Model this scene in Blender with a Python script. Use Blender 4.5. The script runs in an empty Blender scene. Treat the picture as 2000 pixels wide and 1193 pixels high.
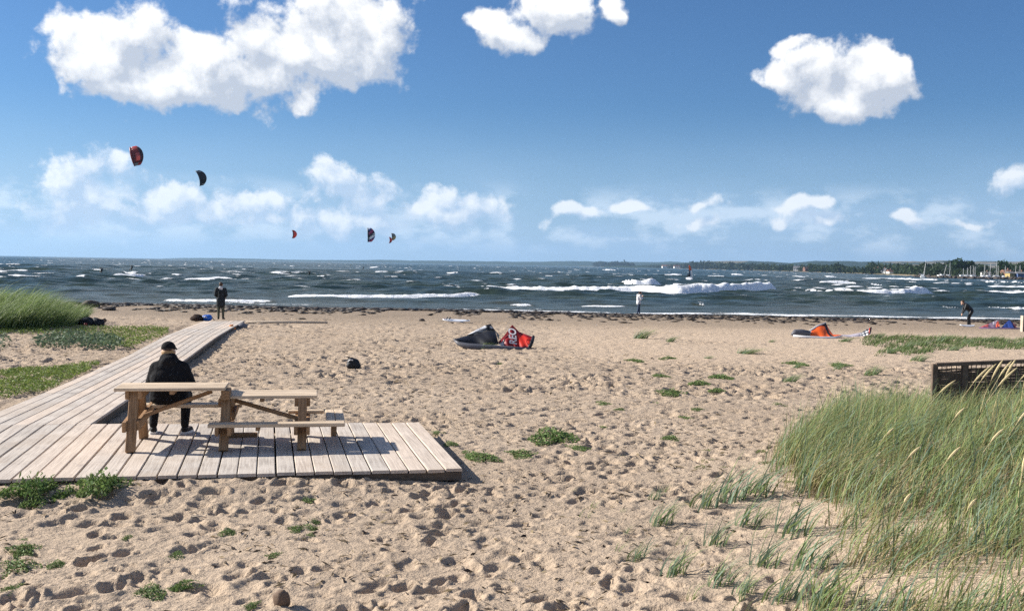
import bpy, bmesh, math, random
import numpy as np
from mathutils import Vector, Matrix, Euler, noise as mnoise

# ------------------------------------------------------------------ camera, sky, sun, exposure
S = bpy.context.scene
COL = S.collection
PX = 2000.0                      # focal length in pixels of the 2000 px wide photograph
CAMZ = 3.4
PITCH, ROLL = math.atan(79.5 / PX), math.atan(0.018)
cam = bpy.data.cameras.new('camera')
cam.sensor_width = 36.0
cam.lens = 36.0 * PX / 2000.0
cam.clip_start, cam.clip_end = 0.1, 40000
camo = bpy.data.objects.new('camera', cam); COL.objects.link(camo)
FW = Vector((0, math.cos(PITCH), -math.sin(PITCH))); RT = Vector((1, 0, 0)); UP = RT.cross(FW)
R2 = RT * math.cos(ROLL) + UP * math.sin(ROLL); U2 = UP * math.cos(ROLL) - RT * math.sin(ROLL)
camo.matrix_world = Matrix(((R2.x, U2.x, -FW.x, 0), (R2.y, U2.y, -FW.y, 0), (R2.z, U2.z, -FW.z, CAMZ), (0, 0, 0, 1)))
S.camera = camo

SUNV = Vector((-1.72, 0.47, 1.0)).normalized()          # towards the sun
SUN_EL = math.asin(SUNV.z); SUN_AZ = math.atan2(SUNV.x, SUNV.y)
sun = bpy.data.lights.new('sun', 'SUN'); sun.energy = 5.0; sun.angle = math.radians(0.53); sun.color = (1.0, 0.95, 0.86)
suno = bpy.data.objects.new('sun', sun); COL.objects.link(suno)
suno.rotation_euler = (-SUNV).to_track_quat('-Z', 'Y').to_euler()
S.view_settings.view_transform = 'Standard'; S.view_settings.look = 'None'
S.view_settings.exposure = 0.82; S.view_settings.gamma = 1.0
S.view_settings.use_curve_mapping = False
S.render.engine = 'CYCLES'
S.cycles.max_bounces = 5; S.cycles.diffuse_bounces = 2; S.cycles.glossy_bounces = 2
S.cycles.transmission_bounces = 3; S.cycles.transparent_max_bounces = 6; S.cycles.volume_bounces = 0
S.cycles.use_denoising = False
try: S.cycles.denoiser = 'OPENIMAGEDENOISE'
except Exception: pass
S.cycles.use_adaptive_sampling = True; S.cycles.adaptive_threshold = 0.008; S.cycles.adaptive_min_samples = 12
S.cycles.sample_clamp_indirect = 4.0

def ray(px, py): return FW * PX + R2 * (px - 1000.0) - U2 * (py - 596.5)
CAM = Vector((0, 0, CAMZ))
def atz(px, py, z): d = ray(px, py); return CAM + d * ((z - CAMZ) / d.z)
def aty(px, py, y): d = ray(px, py); return CAM + d * (y / d.y)

class NT:
    """small node-graph writer"""
    def __init__(s, tree): s.t = tree; s.n = tree.nodes; s.l = tree.links
    def new(s, kind, **kw):
        nd = s.n.new(kind)
        for k, v in kw.items(): setattr(nd, k, v)
        return nd
    def put(s, sock, v):
        if isinstance(v, bpy.types.NodeSocket): s.l.new(v, sock)
        else: sock.default_value = v
    def m(s, op, a, b=None, c=None, clamp=False):
        nd = s.n.new('ShaderNodeMath'); nd.operation = op; nd.use_clamp = clamp
        for i, v in enumerate((a, b, c)):
            if v is not None: s.put(nd.inputs[i], v)
        return nd.outputs[0]
    def v(s, op, a, b=None, out=0):
        nd = s.n.new('ShaderNodeVectorMath'); nd.operation = op
        s.put(nd.inputs[0], a)
        if b is not None: s.put(nd.inputs[1], b)
        return nd.outputs[out]
    def rng(s, v, a, b, c=0.0, d=1.0, smooth=False):
        nd = s.n.new('ShaderNodeMapRange'); nd.interpolation_type = 'SMOOTHSTEP' if smooth else 'LINEAR'
        s.put(nd.inputs['Value'], v)
        for k, q in zip(('From Min', 'From Max', 'To Min', 'To Max'), (a, b, c, d)): s.put(nd.inputs[k], q)
        return nd.outputs[0]
    def mix(s, f, a, b, kind='RGBA', blend='MIX'):
        nd = s.n.new('ShaderNodeMix'); nd.data_type = kind; nd.blend_type = blend
        s.put(nd.inputs['Factor'], f)
        ia = [i for i in nd.inputs if i.name == 'A' and i.enabled][0]; ib = [i for i in nd.inputs if i.name == 'B' and i.enabled][0]
        s.put(ia, a); s.put(ib, b)
        return [o for o in nd.outputs if o.enabled][0]
    def noise(s, vec, scale, detail=3, rough=0.5, out='Fac', dist=0.0):
        nd = s.n.new('ShaderNodeTexNoise'); s.put(nd.inputs['Vector'], vec)
        nd.inputs['Scale'].default_value = scale; nd.inputs['Detail'].default_value = detail
        nd.inputs['Roughness'].default_value = rough; nd.inputs['Distortion'].default_value = dist
        return nd.outputs[out]

world = bpy.data.worlds.new('World'); S.world = world; world.use_nodes = True
W = NT(world.node_tree); W.n.clear()
sky = W.new('ShaderNodeTexSky', sky_type='NISHITA', sun_disc=False)
sky.sun_elevation = SUN_EL; sky.sun_rotation = SUN_AZ
sky.altitude = 0.0; sky.air_density = 1.0; sky.dust_density = 0.2; sky.ozone_density = 2.5

HAZE = 6.5e-5; SKYTINT = (0.39, 0.62, 0.90, 1); LOW_TINT = (4.1, 5.8, 8.2, 1)
# clouds: fields of soft ellipses given by bearing and elevation, eroded by noise
BIG = [(150,115,48,44),(225,112,98,74),(265,66,62,42),(250,165,100,44),(330,150,92,58),(400,118,80,58),(430,165,105,44),(480,85,54,54),
       (520,150,82,54),(568,105,58,62),(640,78,76,70),(700,40,92,66),(735,95,52,54),(650,140,55,36),
       (955,48,34,24),(1010,74,60,26),(1085,30,70,42),(1190,22,30,22),
       (1540,152,50,40),(1620,165,84,52),(1690,152,78,50),(1650,205,68,34),(1755,130,30,18),
       (1545,95,30,16)]
LOW = [(130,352,52,38),(190,328,42,34),(165,395,84,50),(125,425,44,30),(210,415,50,26),(345,395,62,38),(400,415,48,30),(330,425,60,22),(485,402,48,26),(528,392,28,24),(500,425,50,18),
       (650,362,48,44),(690,390,66,42),(605,425,60,24),(700,430,70,24),(815,412,52,26),(872,390,36,32),(935,412,62,28),(880,430,90,20),
       (1100,418,36,16),(1145,426,28,12),(1240,411,26,12),(1378,404,24,14),(1368,436,32,12),(1548,402,34,20),(1588,400,24,14),(1612,438,40,16),(1530,428,30,12),(1765,428,26,10),(1978,355,40,20),(1900,432,40,13)]
def field_group(name, blobs, warp, seed, contrast):
    """outputs: full density, and a soft density used to tell the lit side from the shaded side"""
    g = bpy.data.node_groups.new(name, 'ShaderNodeTree')
    g.interface.new_socket('p', in_out='INPUT', socket_type='NodeSocketVector')
    g.interface.new_socket('d', in_out='OUTPUT', socket_type='NodeSocketFloat')
    G = NT(g); gi = G.new('NodeGroupInput'); go = G.new('NodeGroupOutput')
    p = gi.outputs[0]
    wn = G.new('ShaderNodeTexNoise', noise_dimensions='2D'); G.put(wn.inputs['Vector'], p); wn.inputs['Scale'].default_value = 24; wn.inputs['Detail'].default_value = 1
    ws = G.new('ShaderNodeVectorMath', operation='MULTIPLY_ADD'); G.put(ws.inputs[0], wn.outputs['Color'])
    ws.inputs[1].default_value = (warp, warp, 0); ws.inputs[2].default_value = (-warp / 2, -warp / 2, 0)
    q = G.v('ADD', p, ws.outputs[0])
    acc = None
    for (x, y, rx, ry) in blobs:
        d = ray(x, y); az = math.atan2(d.x, d.y); el = math.atan2(d.z, math.hypot(d.x, d.y))
        sx, sy = 2000 / (rx * 1.25), 2000 / (ry * 1.25)
        q1 = q
        if acc is not None:                                   # keeps the ellipses evaluated one after another
            ch = G.new('ShaderNodeVectorMath', operation='MULTIPLY_ADD'); G.put(ch.inputs[0], acc)
            ch.inputs[1].default_value = (1e-7, 1e-7, 0); G.put(ch.inputs[2], q); q1 = ch.outputs[0]
        mp = G.new('ShaderNodeVectorMath', operation='MULTIPLY_ADD'); G.put(mp.inputs[0], q1)
        mp.inputs[1].default_value = (sx, sy, 0); mp.inputs[2].default_value = (-az * sx, -el * sy, 0)
        ln = G.v('LENGTH', mp.outputs[0], out=1)
        acc = ln if acc is None else G.m('SMOOTH_MIN', acc, ln, 0.3)
    n1 = G.new('ShaderNodeTexNoise', noise_dimensions='2D'); G.put(n1.inputs['Vector'], p)
    n1.inputs['Scale'].default_value = 22 + seed; n1.inputs['Detail'].default_value = 7; n1.inputs['Roughness'].default_value = 0.60
    vo = G.new('ShaderNodeTexVoronoi', feature='F1', voronoi_dimensions='2D'); G.put(vo.inputs['Vector'], q)
    vo.inputs['Scale'].default_value = 46 + seed * 2; vo.inputs['Detail'].default_value = 2.5; vo.inputs['Roughness'].default_value = 0.55; vo.normalize = True
    e = G.m('MULTIPLY_ADD', G.m('SUBTRACT', n1.outputs[0], 0.48), 2.3 * contrast, G.m('MULTIPLY', G.m('SUBTRACT', 0.36, vo.outputs['Distance']), 0.9 * contrast))
    G.put(go.inputs[0], G.m('ADD', G.m('SUBTRACT', 1.0, acc), e))
    return g
geo = W.new('ShaderNodeTexCoord'); sep = W.new('ShaderNodeSeparateXYZ'); W.put(sep.inputs[0], geo.outputs['Generated'])
az = W.m('ARCTAN2', sep.outputs[0], sep.outputs[1])
hyp = W.m('SQRT', W.m('ADD', W.m('MULTIPLY', sep.outputs[0], sep.outputs[0]), W.m('MULTIPLY', sep.outputs[1], sep.outputs[1])))
el = W.m('ARCTAN2', sep.outputs[2], hyp)
cmb = W.new('ShaderNodeCombineXYZ'); W.put(cmb.inputs[0], az); W.put(cmb.inputs[1], el)
P0 = cmb.outputs[0]
def use(g, p):
    nd = W.new('ShaderNodeGroup'); nd.node_tree = g; W.put(nd.inputs[0], p); return nd.outputs[0]
SKYK = 0.063
skyc = W.mix(1.0, sky.outputs[0], SKYTINT, blend='MULTIPLY')
# blue-white tint painted into the sky colour low over the horizon, and scattered cumulus elsewhere in the sky
vn = W.new('ShaderNodeTexNoise', noise_dimensions='2D'); W.put(vn.inputs['Vector'], W.v('MULTIPLY', P0, (1, 3.2, 1))); vn.inputs['Scale'].default_value = 9; vn.inputs['Detail'].default_value = 4
low_tint = W.m('MULTIPLY', W.rng(el, 0.0, 0.16, 1, 0, True), W.rng(vn.outputs[0], 0.34, 0.66, 0.80, 1.0))
base = W.mix(W.m('MULTIPLY', low_tint, 0.88), skyc, LOW_TINT)
wn = W.new('ShaderNodeTexNoise', noise_dimensions='2D'); W.put(wn.inputs['Vector'], P0); wn.inputs['Scale'].default_value = 4.5; wn.inputs['Detail'].default_value = 5
wide = W.m('MULTIPLY', W.rng(W.m('ABSOLUTE', az), 0.62, 0.8), W.rng(el, 0.02, 0.08))
base = W.mix(W.m('MULTIPLY', W.m('MULTIPLY', W.rng(wn.outputs[0], 0.55, 0.62), wide), 0.85), base, (8.0, 8.3, 8.8, 1))
bn = W.new('ShaderNodeTexNoise', noise_dimensions='2D'); W.put(bn.inputs['Vector'], W.v('MULTIPLY', P0, (1, 2.0, 1))); bn.inputs['Scale'].default_value = 15; bn.inputs['Detail'].default_value = 6; bn.inputs['Roughness'].default_value = 0.58
bank = W.m('MULTIPLY', W.rng(bn.outputs[0], 0.44, 0.66, 0, 1, True), W.m('MULTIPLY', W.rng(el, 0.004, 0.03, 0, 1, True), W.rng(el, 0.05, 0.085, 1, 0, True)))
base = W.mix(W.m('MULTIPLY', bank, 0.72), base, (7.2, 8.4, 9.7, 1))
def back(c):
    b = W.new('ShaderNodeBackground'); W.put(b.inputs['Color'], c); b.inputs['Strength'].default_value = SKYK; return b.outputs[0]
out = back(base)
front = W.m('LESS_THAN', W.m('ABSOLUTE', az), 0.62)
for blobs, nm, soft, amax, dark, lite, k, bias, off, gate, sd, ct in (
        (BIG, 'cumulus_high', 0.46, 0.98, (5.2, 5.7, 6.6, 1), (10.2, 10.2, 10.2, 1), 1.15, 0.28, (-0.013, 0.020, 0), (0.112, 0.40), 0, 0.78),
        (LOW, 'cumulus_low', 0.66, 0.86, (4.9, 6.2, 8.0, 1), (9.6, 9.9, 10.2, 1), 0.95, 0.22, (-0.009, 0.012, 0), (0.0, 0.112), 6, 0.9)):
    g = field_group(nm, blobs, 0.03, sd, ct)
    d0 = use(g, P0); d1 = use(g, W.v('ADD', P0, off))
    a = W.m('MULTIPLY', W.rng(d0, 0.0, soft, 0, 1, True), amax)
    sn = W.new('ShaderNodeTexNoise', noise_dimensions='2D'); W.put(sn.inputs['Vector'], P0); sn.inputs['Scale'].default_value = 21; sn.inputs['Detail'].default_value = 4
    body_ = W.m('MULTIPLY', W.m('SUBTRACT', sn.outputs[0], 0.5), 1.5)
    lt = W.m('ADD', W.m('MULTIPLY_ADD', W.m('SUBTRACT', W.m('MINIMUM', d0, 1.8), W.m('MINIMUM', d1, 1.8)), k, body_), bias, clamp=True)
    cl = back(W.mix(a, base, W.mix(lt, dark, lite)))
    mask = W.m('MULTIPLY', front, W.m('MULTIPLY', W.m('GREATER_THAN', el, gate[0]), W.m('LESS_THAN', el, gate[1])))
    ms = W.new('ShaderNodeMixShader'); W.put(ms.inputs[0], mask); W.l.new(out, ms.inputs[1]); W.l.new(cl, ms.inputs[2]); out = ms.outputs[0]
wo = W.new('ShaderNodeOutputWorld'); W.l.new(out, wo.inputs[0])
world.cycles.sampling_method = 'NONE'

# ------------------------------------------------------------------ helpers
rs = np.random.RandomState(11); random.seed(5)
def perlin(x, y, seed=0):
    x = np.asarray(x, float); y = np.asarray(y, float)
    xi = np.floor(x).astype(np.int64); yi = np.floor(y).astype(np.int64); xf = x - xi; yf = y - yi
    def gr(ix, iy, dx, dy):
        h = (ix * 374761393 + iy * 668265263 + seed * 1442695041) & 0xffffffff
        h = ((h ^ (h >> 13)) * 1274126177) & 0xffffffff; h = h ^ (h >> 16)
        a = (h & 1023) * (2 * np.pi / 1024)
        return np.cos(a) * dx + np.sin(a) * dy
    u = xf * xf * xf * (xf * (xf * 6 - 15) + 10); w = yf * yf * yf * (yf * (yf * 6 - 15) + 10)
    a = gr(xi, yi, xf, yf); b = gr(xi + 1, yi, xf - 1, yf); c = gr(xi, yi + 1, xf, yf - 1); d = gr(xi + 1, yi + 1, xf - 1, yf - 1)
    return (a + u * (b - a)) * (1 - w) + (c + u * (d - c)) * w
def fbm(x, y, o=4, seed=0, g=0.5):
    r = 0; a = 1.0
    for i in range(o): r = r + a * perlin(x * 2 ** i, y * 2 ** i, seed + i * 17); a *= g
    return r
def sstep(a, b, v): t = np.clip((v - a) / (b - a), 0, 1); return t * t * (3 - 2 * t)

def tag(o, label=None, cat=None, group=None, kind=None):
    for k, v in (('label', label), ('category', cat), ('group', group), ('kind', kind)):
        if v: o[k] = v
    return o
def empty(name, loc, label, cat, group=None, rot=(0, 0, 0)):
    o = bpy.data.objects.new(name, None); o.empty_display_size = 0.2; COL.objects.link(o)
    o.location = loc; o.rotation_euler = rot
    return tag(o, label, cat, group)
def link(name, me, mat, parent=None, smooth=False):
    if mat is not None:
        for mm in (mat if isinstance(mat, (list, tuple)) else [mat]): me.materials.append(mm)
    if smooth: me.polygons.foreach_set('use_smooth', [True] * len(me.polygons))
    o = bpy.data.objects.new(name, me); COL.objects.link(o)
    if parent is not None: o.parent = parent
    return o
def npmesh(name, V, Fq, cols=None, attrs=None, quads=True):
    """mesh from numpy arrays of vertices and quads/tris"""
    me = bpy.data.meshes.new(name); V = np.asarray(V, np.float32); Fq = np.asarray(Fq, np.int32)
    k = Fq.shape[1]
    me.vertices.add(len(V)); me.vertices.foreach_set('co', V.ravel())
    me.loops.add(Fq.size); me.loops.foreach_set('vertex_index', Fq.ravel())
    me.polygons.add(len(Fq)); me.polygons.foreach_set('loop_start', np.arange(0, Fq.size, k, dtype=np.int32))
    me.polygons.foreach_set('loop_total', np.full(len(Fq), k, np.int32))
    me.update(calc_edges=True)
    if cols is not None:
        a = me.attributes.new('col', 'FLOAT_COLOR', 'POINT'); c = np.ones((len(V), 4), np.float32); c[:, :3] = cols
        a.data.foreach_set('color', c.ravel())
    for n, v in (attrs or {}).items():
        a = me.attributes.new(n, 'FLOAT', 'POINT'); a.data.foreach_set('value', np.asarray(v, np.float32).ravel())
    return me
def gridfaces(r, c):
    i = np.arange(r * c).reshape(r, c)
    return np.stack([i[:-1, :-1], i[:-1, 1:], i[1:, 1:], i[1:, :-1]], -1).reshape(-1, 4)

class MB:
    """collects shapes of ONE part"""
    def __init__(s): s.bm = bmesh.new()
    def box(s, c, d, M=None, bev=0.0):
        r = bmesh.ops.create_cube(s.bm, size=1.0); vs = r['verts']
        bmesh.ops.scale(s.bm, vec=d, verts=vs)
        if bev:
            es = list({e for v in vs for e in v.link_edges}); q = bmesh.ops.bevel(s.bm, geom=es, offset=bev, segments=1, affect='EDGES')
            vs = list({v for f in q['faces'] for v in f.verts} | set(v for v in vs if v.is_valid))
        if M is not None: bmesh.ops.transform(s.bm, matrix=M, verts=vs)
        bmesh.ops.translate(s.bm, vec=c, verts=vs); return s
    def beam(s, p, q, w, h, up=(0, 0, 1), bev=0.0):
        p = Vector(p); q = Vector(q); x = (q - p); L = x.length; x.normalize(); u = Vector(up)
        y = u.cross(x).normalized(); z = x.cross(y)
        return s.box((p + q) / 2, (L, w, h), Matrix((x, y, z)).transposed().to_4x4(), bev)
    def tube(s, pts, rad, seg=6, cap=True):
        pts = [Vector(p) for p in pts]; rad = rad if isinstance(rad, (list, tuple)) else [rad] * len(pts); rings = []
        for i, p in enumerate(pts):
            t = (pts[min(i + 1, len(pts) - 1)] - pts[max(i - 1, 0)]).normalized()
            a = t.cross(Vector((0, 0, 1))) if abs(t.z) < 0.95 else t.cross(Vector((1, 0, 0)))
            a.normalize(); b = t.cross(a)
            rings.append([s.bm.verts.new(p + (a * math.cos(k * 2 * math.pi / seg) + b * math.sin(k * 2 * math.pi / seg)) * rad[i]) for k in range(seg)])
        for r0, r1 in zip(rings[:-1], rings[1:]):
            for k in range(seg): s.bm.faces.new((r0[k], r0[(k + 1) % seg], r1[(k + 1) % seg], r1[k]))
        if cap: s.bm.faces.new(rings[0][::-1]); s.bm.faces.new(rings[-1])
        return s
    def ball(s, c, r, M=None, seg=12, noise=0.0, seed=0):
        nr = max(6, seg * 2 // 3); c = Vector(c); r = r if isinstance(r, (tuple, list, Vector)) else (r, r, r); rings = []
        def put(x, y, z):
            q = Vector((x, y, z))
            if noise: q *= 1 + noise * mnoise.noise(q * 1.7 + Vector((seed * 3.1, seed, 0))) + 0.5 * noise * mnoise.noise(q * 4.1 + Vector((seed, 7, 0)))
            q = Vector((q.x * r[0], q.y * r[1], q.z * r[2]))
            return s.bm.verts.new((M @ q if M is not None else q) + c)
        for i in range(1, nr):
            a = math.pi * i / nr; rings.append([put(math.sin(a) * math.cos(2 * math.pi * k / seg), math.sin(a) * math.sin(2 * math.pi * k / seg), math.cos(a)) for k in range(seg)])
        t = put(0, 0, 1); b = put(0, 0, -1)
        for k in range(seg): s.bm.faces.new((t, rings[0][k], rings[0][(k + 1) % seg])); s.bm.faces.new((b, rings[-1][(k + 1) % seg], rings[-1][k]))
        for r0, r1 in zip(rings[:-1], rings[1:]):
            for k in range(seg): s.bm.faces.new((r0[k], r1[k], r1[(k + 1) % seg], r0[(k + 1) % seg]))
        return s
    def cone(s, p, r0, q, r1, seg=12):
        p = Vector(p); q = Vector(q); d = q - p
        if d.length < 1e-5: return s
        M = Matrix.Translation((p + q) / 2) @ d.to_track_quat('Z', 'Y').to_matrix().to_4x4()
        bmesh.ops.create_cone(s.bm, cap_ends=True, segments=seg, radius1=r0, radius2=r1, depth=d.length, matrix=M); return s
    def poly(s, pts, thick=None):
        f = s.bm.faces.new([s.bm.verts.new(p) for p in pts]); return s
    def mesh(s, name):
        bmesh.ops.recalc_face_normals(s.bm, faces=s.bm.faces)
        me = bpy.data.meshes.new(name); s.bm.to_mesh(me); s.bm.free(); return me
    def build(s, name, mat, parent=None, smooth=False): return link(name, s.mesh(name), mat, parent, smooth)

# ------------------------------------------------------------------ materials
def bsdf(name):
    m = bpy.data.materials.new(name); m.use_nodes = True; N = NT(m.node_tree)
    return m, N, N.n['Principled BSDF']
def plain(name, c, rough=0.7, var=0.12, scale=6.0, spec=0.3, bump=0.0, rand=0.0, bscale=None):
    m, N, b = bsdf(name); tc = N.new('ShaderNodeTexCoord').outputs['Object']
    f = N.noise(tc, scale, 5, 0.6)
    lo = tuple(x * (1 - var) for x in c) + (1,); hi = tuple(min(1, x * (1 + var)) for x in c) + (1,)
    cc = N.mix(N.rng(f, 0.3, 0.7), lo, hi)
    if rand:
        oi = N.new('ShaderNodeObjectInfo').outputs['Random']
        k = N.rng(oi, 0, 1, 1 - rand, 1 + rand)
        cv = N.new('ShaderNodeCombineXYZ'); [N.put(cv.inputs[i], k) for i in range(3)]
        cc = N.mix(1.0, cc, cv.outputs[0], blend='MULTIPLY')
    N.put(b.inputs['Base Color'], cc)
    b.inputs['Roughness'].default_value = rough; b.inputs['Specular IOR Level'].default_value = spec
    if bump:
        bp = N.new('ShaderNodeBump'); bp.inputs['Strength'].default_value = 1.0; bp.inputs['Distance'].default_value = bump
        N.put(bp.inputs['Height'], N.noise(tc, bscale or scale * 3, 4, 0.6)); N.put(b.inputs['Normal'], bp.outputs[0])
    return m
def attr_mat(name, rough=0.7, spec=0.25, transl=0.0, var=0.15, scale=3.0):
    m, N, b = bsdf(name); at = N.new('ShaderNodeAttribute', attribute_name='col').outputs['Color']
    tc = N.new('ShaderNodeTexCoord').outputs['Object']
    k = N.rng(N.noise(tc, scale, 4, 0.6), 0.3, 0.7, 1 - var, 1 + var)
    cv = N.new('ShaderNodeCombineXYZ'); [N.put(cv.inputs[i], k) for i in range(3)]
    cc = N.mix(1.0, at, cv.outputs[0], blend='MULTIPLY')
    N.put(b.inputs['Base Color'], cc); b.inputs['Roughness'].default_value = rough; b.inputs['Specular IOR Level'].default_value = spec
    if transl:
        tr = N.new('ShaderNodeBsdfTranslucent'); N.put(tr.inputs['Color'], cc)
        mx = N.new('ShaderNodeMixShader'); mx.inputs[0].default_value = transl
        N.l.new(b.outputs[0], mx.inputs[1]); N.l.new(tr.outputs[0], mx.inputs[2])
        N.l.new(mx.outputs[0], N.n['Material Output'].inputs['Surface'])
    return m
def wood(name, c, dark, rand=0.18, rough=0.75, gscale=9.0, warm=None, drift=False):
    """boards: grain runs along local X"""
    m, N, b = bsdf(name); tc = N.new('ShaderNodeTexCoord').outputs['Object']
    oi = N.new('ShaderNodeObjectInfo')
    off = N.new('ShaderNodeCombineXYZ'); N.put(off.inputs[0], N.m('MULTIPLY', oi.outputs['Random'], 37.0)); N.put(off.inputs[1], N.m('MULTIPLY', oi.outputs['Random'], 11.0))
    p = N.v('ADD', tc, off.outputs[0])
    g = N.noise(N.v('MULTIPLY', p, (0.7, gscale * 2.2, gscale * 2.2)), 2.2, 6, 0.65, dist=0.6)
    blot = N.noise(p, 1.6, 4, 0.6)
    speck = N.noise(N.v('MULTIPLY', p, (1.0, 2.4, 2.4)), 16, 3, 0.7)
    cc = N.mix(N.rng(g, 0.36, 0.62), dark + (1,), c + (1,))
    cc = N.mix(N.rng(blot, 0.42, 0.66, 0, 0.55), cc, tuple(min(1, x * 1.22) for x in c) + (1,))
    cc = N.mix(N.rng(speck, 0.66, 0.74, 0, 0.6), cc, tuple(x * 0.45 for x in c) + (1,))
    if warm: cc = N.mix(N.rng(oi.outputs['Random'], 0.25, 0.95, 0, 0.75), cc, N.mix(N.rng(g, 0.36, 0.62), tuple(x * 0.72 for x in warm) + (1,), warm + (1,)))
    k = N.rng(oi.outputs['Random'], 0, 1, 1 - rand, 1 + rand)
    cv = N.new('ShaderNodeCombineXYZ'); [N.put(cv.inputs[i], k) for i in range(3)]
    cc = N.mix(1.0, cc, cv.outputs[0], blend='MULTIPLY')
    if drift:                                                    # blown sand lying on the boards, damp stains
        wpos = N.new('ShaderNodeNewGeometry').outputs['Position']
        sd = N.m('MULTIPLY', N.rng(N.noise(wpos, 0.9, 5, 0.65), 0.50, 0.66, 0, 0.75), N.rng(N.noise(wpos, 60, 3, 0.7), 0.38, 0.56))
        cc = N.mix(sd, cc, (0.47, 0.37, 0.28, 1))
        cc = N.mix(N.rng(N.noise(wpos, 2.3, 6, 0.7), 0.60, 0.72, 0, 0.5), cc, (0.26, 0.22, 0.20, 1))
    N.put(b.inputs['Base Color'], cc)
    b.inputs['Roughness'].default_value = rough; b.inputs['Specular IOR Level'].default_value = 0.25
    bp = N.new('ShaderNodeBump'); bp.inputs['Distance'].default_value = 0.004; bp.inputs['Strength'].default_value = 0.7
    N.put(bp.inputs['Height'], g); N.put(b.inputs['Normal'], bp.outputs[0])
    return m

def sand_material():
    m, N, b = bsdf('sand'); tc = N.new('ShaderNodeNewGeometry').outputs['Position']
    wet = N.new('ShaderNodeAttribute', attribute_name='wet').outputs['Fac']
    org = N.new('ShaderNodeAttribute', attribute_name='litter').outputs['Fac']
    pale = N.new('ShaderNodeAttribute', attribute_name='pale').outputs['Fac']
    big = N.noise(tc, 0.35, 4, 0.6); mid = N.noise(tc, 5.0, 5, 0.65); fine = N.noise(tc, 95.0, 3, 0.7)
    c = N.mix(N.rng(big, 0.35, 0.65), (0.44, 0.335, 0.242, 1), (0.51, 0.395, 0.29, 1))
    c = N.mix(pale, c, (0.61, 0.462, 0.33, 1))
    c = N.mix(N.rng(mid, 0.40, 0.66, 0, 0.22), c, (0.32, 0.25, 0.19, 1))
    c = N.mix(N.rng(fine, 0.45, 0.75, 0, 0.35), c, (0.24, 0.19, 0.145, 1))
    # bits of dry straw and dead leaves among the sand
    lit = N.noise(N.v('MULTIPLY', tc, (1, 1.7, 1)), 22, 5, 0.75)
    c = N.mix(N.m('MULTIPLY', N.rng(lit, 0.55, 0.65), N.m('MULTIPLY', org, 0.85)), c, (0.085, 0.068, 0.045, 1))
    c = N.mix(N.m('MULTIPLY', wet, 0.85), c, (0.22, 0.165, 0.11, 1))
    N.put(b.inputs['Base Color'], c); N.put(b.inputs['Roughness'], N.rng(wet, 0, 1, 0.95, 0.6)); b.inputs['Specular IOR Level'].default_value = 0.15
    b1 = N.new('ShaderNodeBump'); b1.inputs['Distance'].default_value = 0.022; b1.inputs['Strength'].default_value = 1.0; N.put(b1.inputs['Height'], N.noise(tc, 38, 5, 0.65))
    b2 = N.new('ShaderNodeBump'); b2.inputs['Distance'].default_value = 0.075; b2.inputs['Strength'].default_value = 0.8
    N.put(b2.inputs['Height'], N.noise(tc, 6.0, 5, 0.6)); N.put(b2.inputs['Normal'], b1.outputs[0])
    N.put(b.inputs['Normal'], b2.outputs[0])
    return m
def sea_material():
    m, N, b = bsdf('sea_water'); tc = N.new('ShaderNodeNewGeometry').outputs['Position']
    foam = N.new('ShaderNodeAttribute', attribute_name='foam').outputs['Fac']
    near = N.new('ShaderNodeAttribute', attribute_name='shallow').outputs['Fac']
    n = N.noise(N.v('MULTIPLY', tc, (0.35, 1, 1)), 0.045, 4, 0.6)
    c = N.mix(N.rng(n, 0.38, 0.64), (0.019, 0.033, 0.028, 1), (0.040, 0.057, 0.043, 1))
    c = N.mix(N.m('MULTIPLY', near, 0.8), c, (0.060, 0.058, 0.036, 1))
    lump = N.noise(N.v('MULTIPLY', tc, (0.8, 0.6, 1.3)), 2.2, 7, 0.75)
    fm = N.rng(N.m('ADD', foam, N.m('MULTIPLY', N.m('SUBTRACT', lump, 0.5), 1.15)), 0.42, 0.62, 0, 1, True)
    c = N.mix(fm, c, N.mix(N.rng(lump, 0.3, 0.7), (0.80, 0.82, 0.84, 1), (0.95, 0.95, 0.95, 1)))
    N.put(b.inputs['Base Color'], c); N.put(b.inputs['Roughness'], N.rng(fm, 0, 1, 0.22, 0.9))
    N.put(b.inputs['Specular IOR Level'], N.rng(fm, 0, 1, 0.06, 0.1)); b.inputs['IOR'].default_value = 1.33
    b1 = N.new('ShaderNodeBump'); b1.inputs['Distance'].default_value = 0.35; b1.inputs['Strength'].default_value = 0.9
    N.put(b1.inputs['Height'], N.noise(N.v('MULTIPLY', tc, (0.55, 1, 1)), 0.9, 6, 0.62))
    b2 = N.new('ShaderNodeBump'); b2.inputs['Distance'].default_value = 0.25; b2.inputs['Strength'].default_value = 0.6
    N.put(b2.inputs['Height'], N.m('MULTIPLY', lump, fm)); N.put(b2.inputs['Normal'], b1.outputs[0])
    N.put(b.inputs['Normal'], b2.outputs[0])
    return m
M_SAND = sand_material(); M_SEA = sea_material()
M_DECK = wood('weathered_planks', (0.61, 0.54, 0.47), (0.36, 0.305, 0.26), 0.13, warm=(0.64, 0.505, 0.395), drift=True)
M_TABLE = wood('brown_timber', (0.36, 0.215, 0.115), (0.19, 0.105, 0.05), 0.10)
M_TABLETOP = wood('pale_board_timber', (0.66, 0.52, 0.38), (0.42, 0.31, 0.205), 0.08)  # paler brown than the legs, for tabletop and bench boards
M_JOIST = wood('dark_timber', (0.13, 0.10, 0.075), (0.06, 0.045, 0.035), 0.1)  # joists: much darker brown than the boards above
M_GRASS = attr_mat('grass_blades', 0.55, 0.25, 0.35, 0.1)
M_LEAF = attr_mat('leaves', 0.6, 0.2, 0.3, 0.15)
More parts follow.
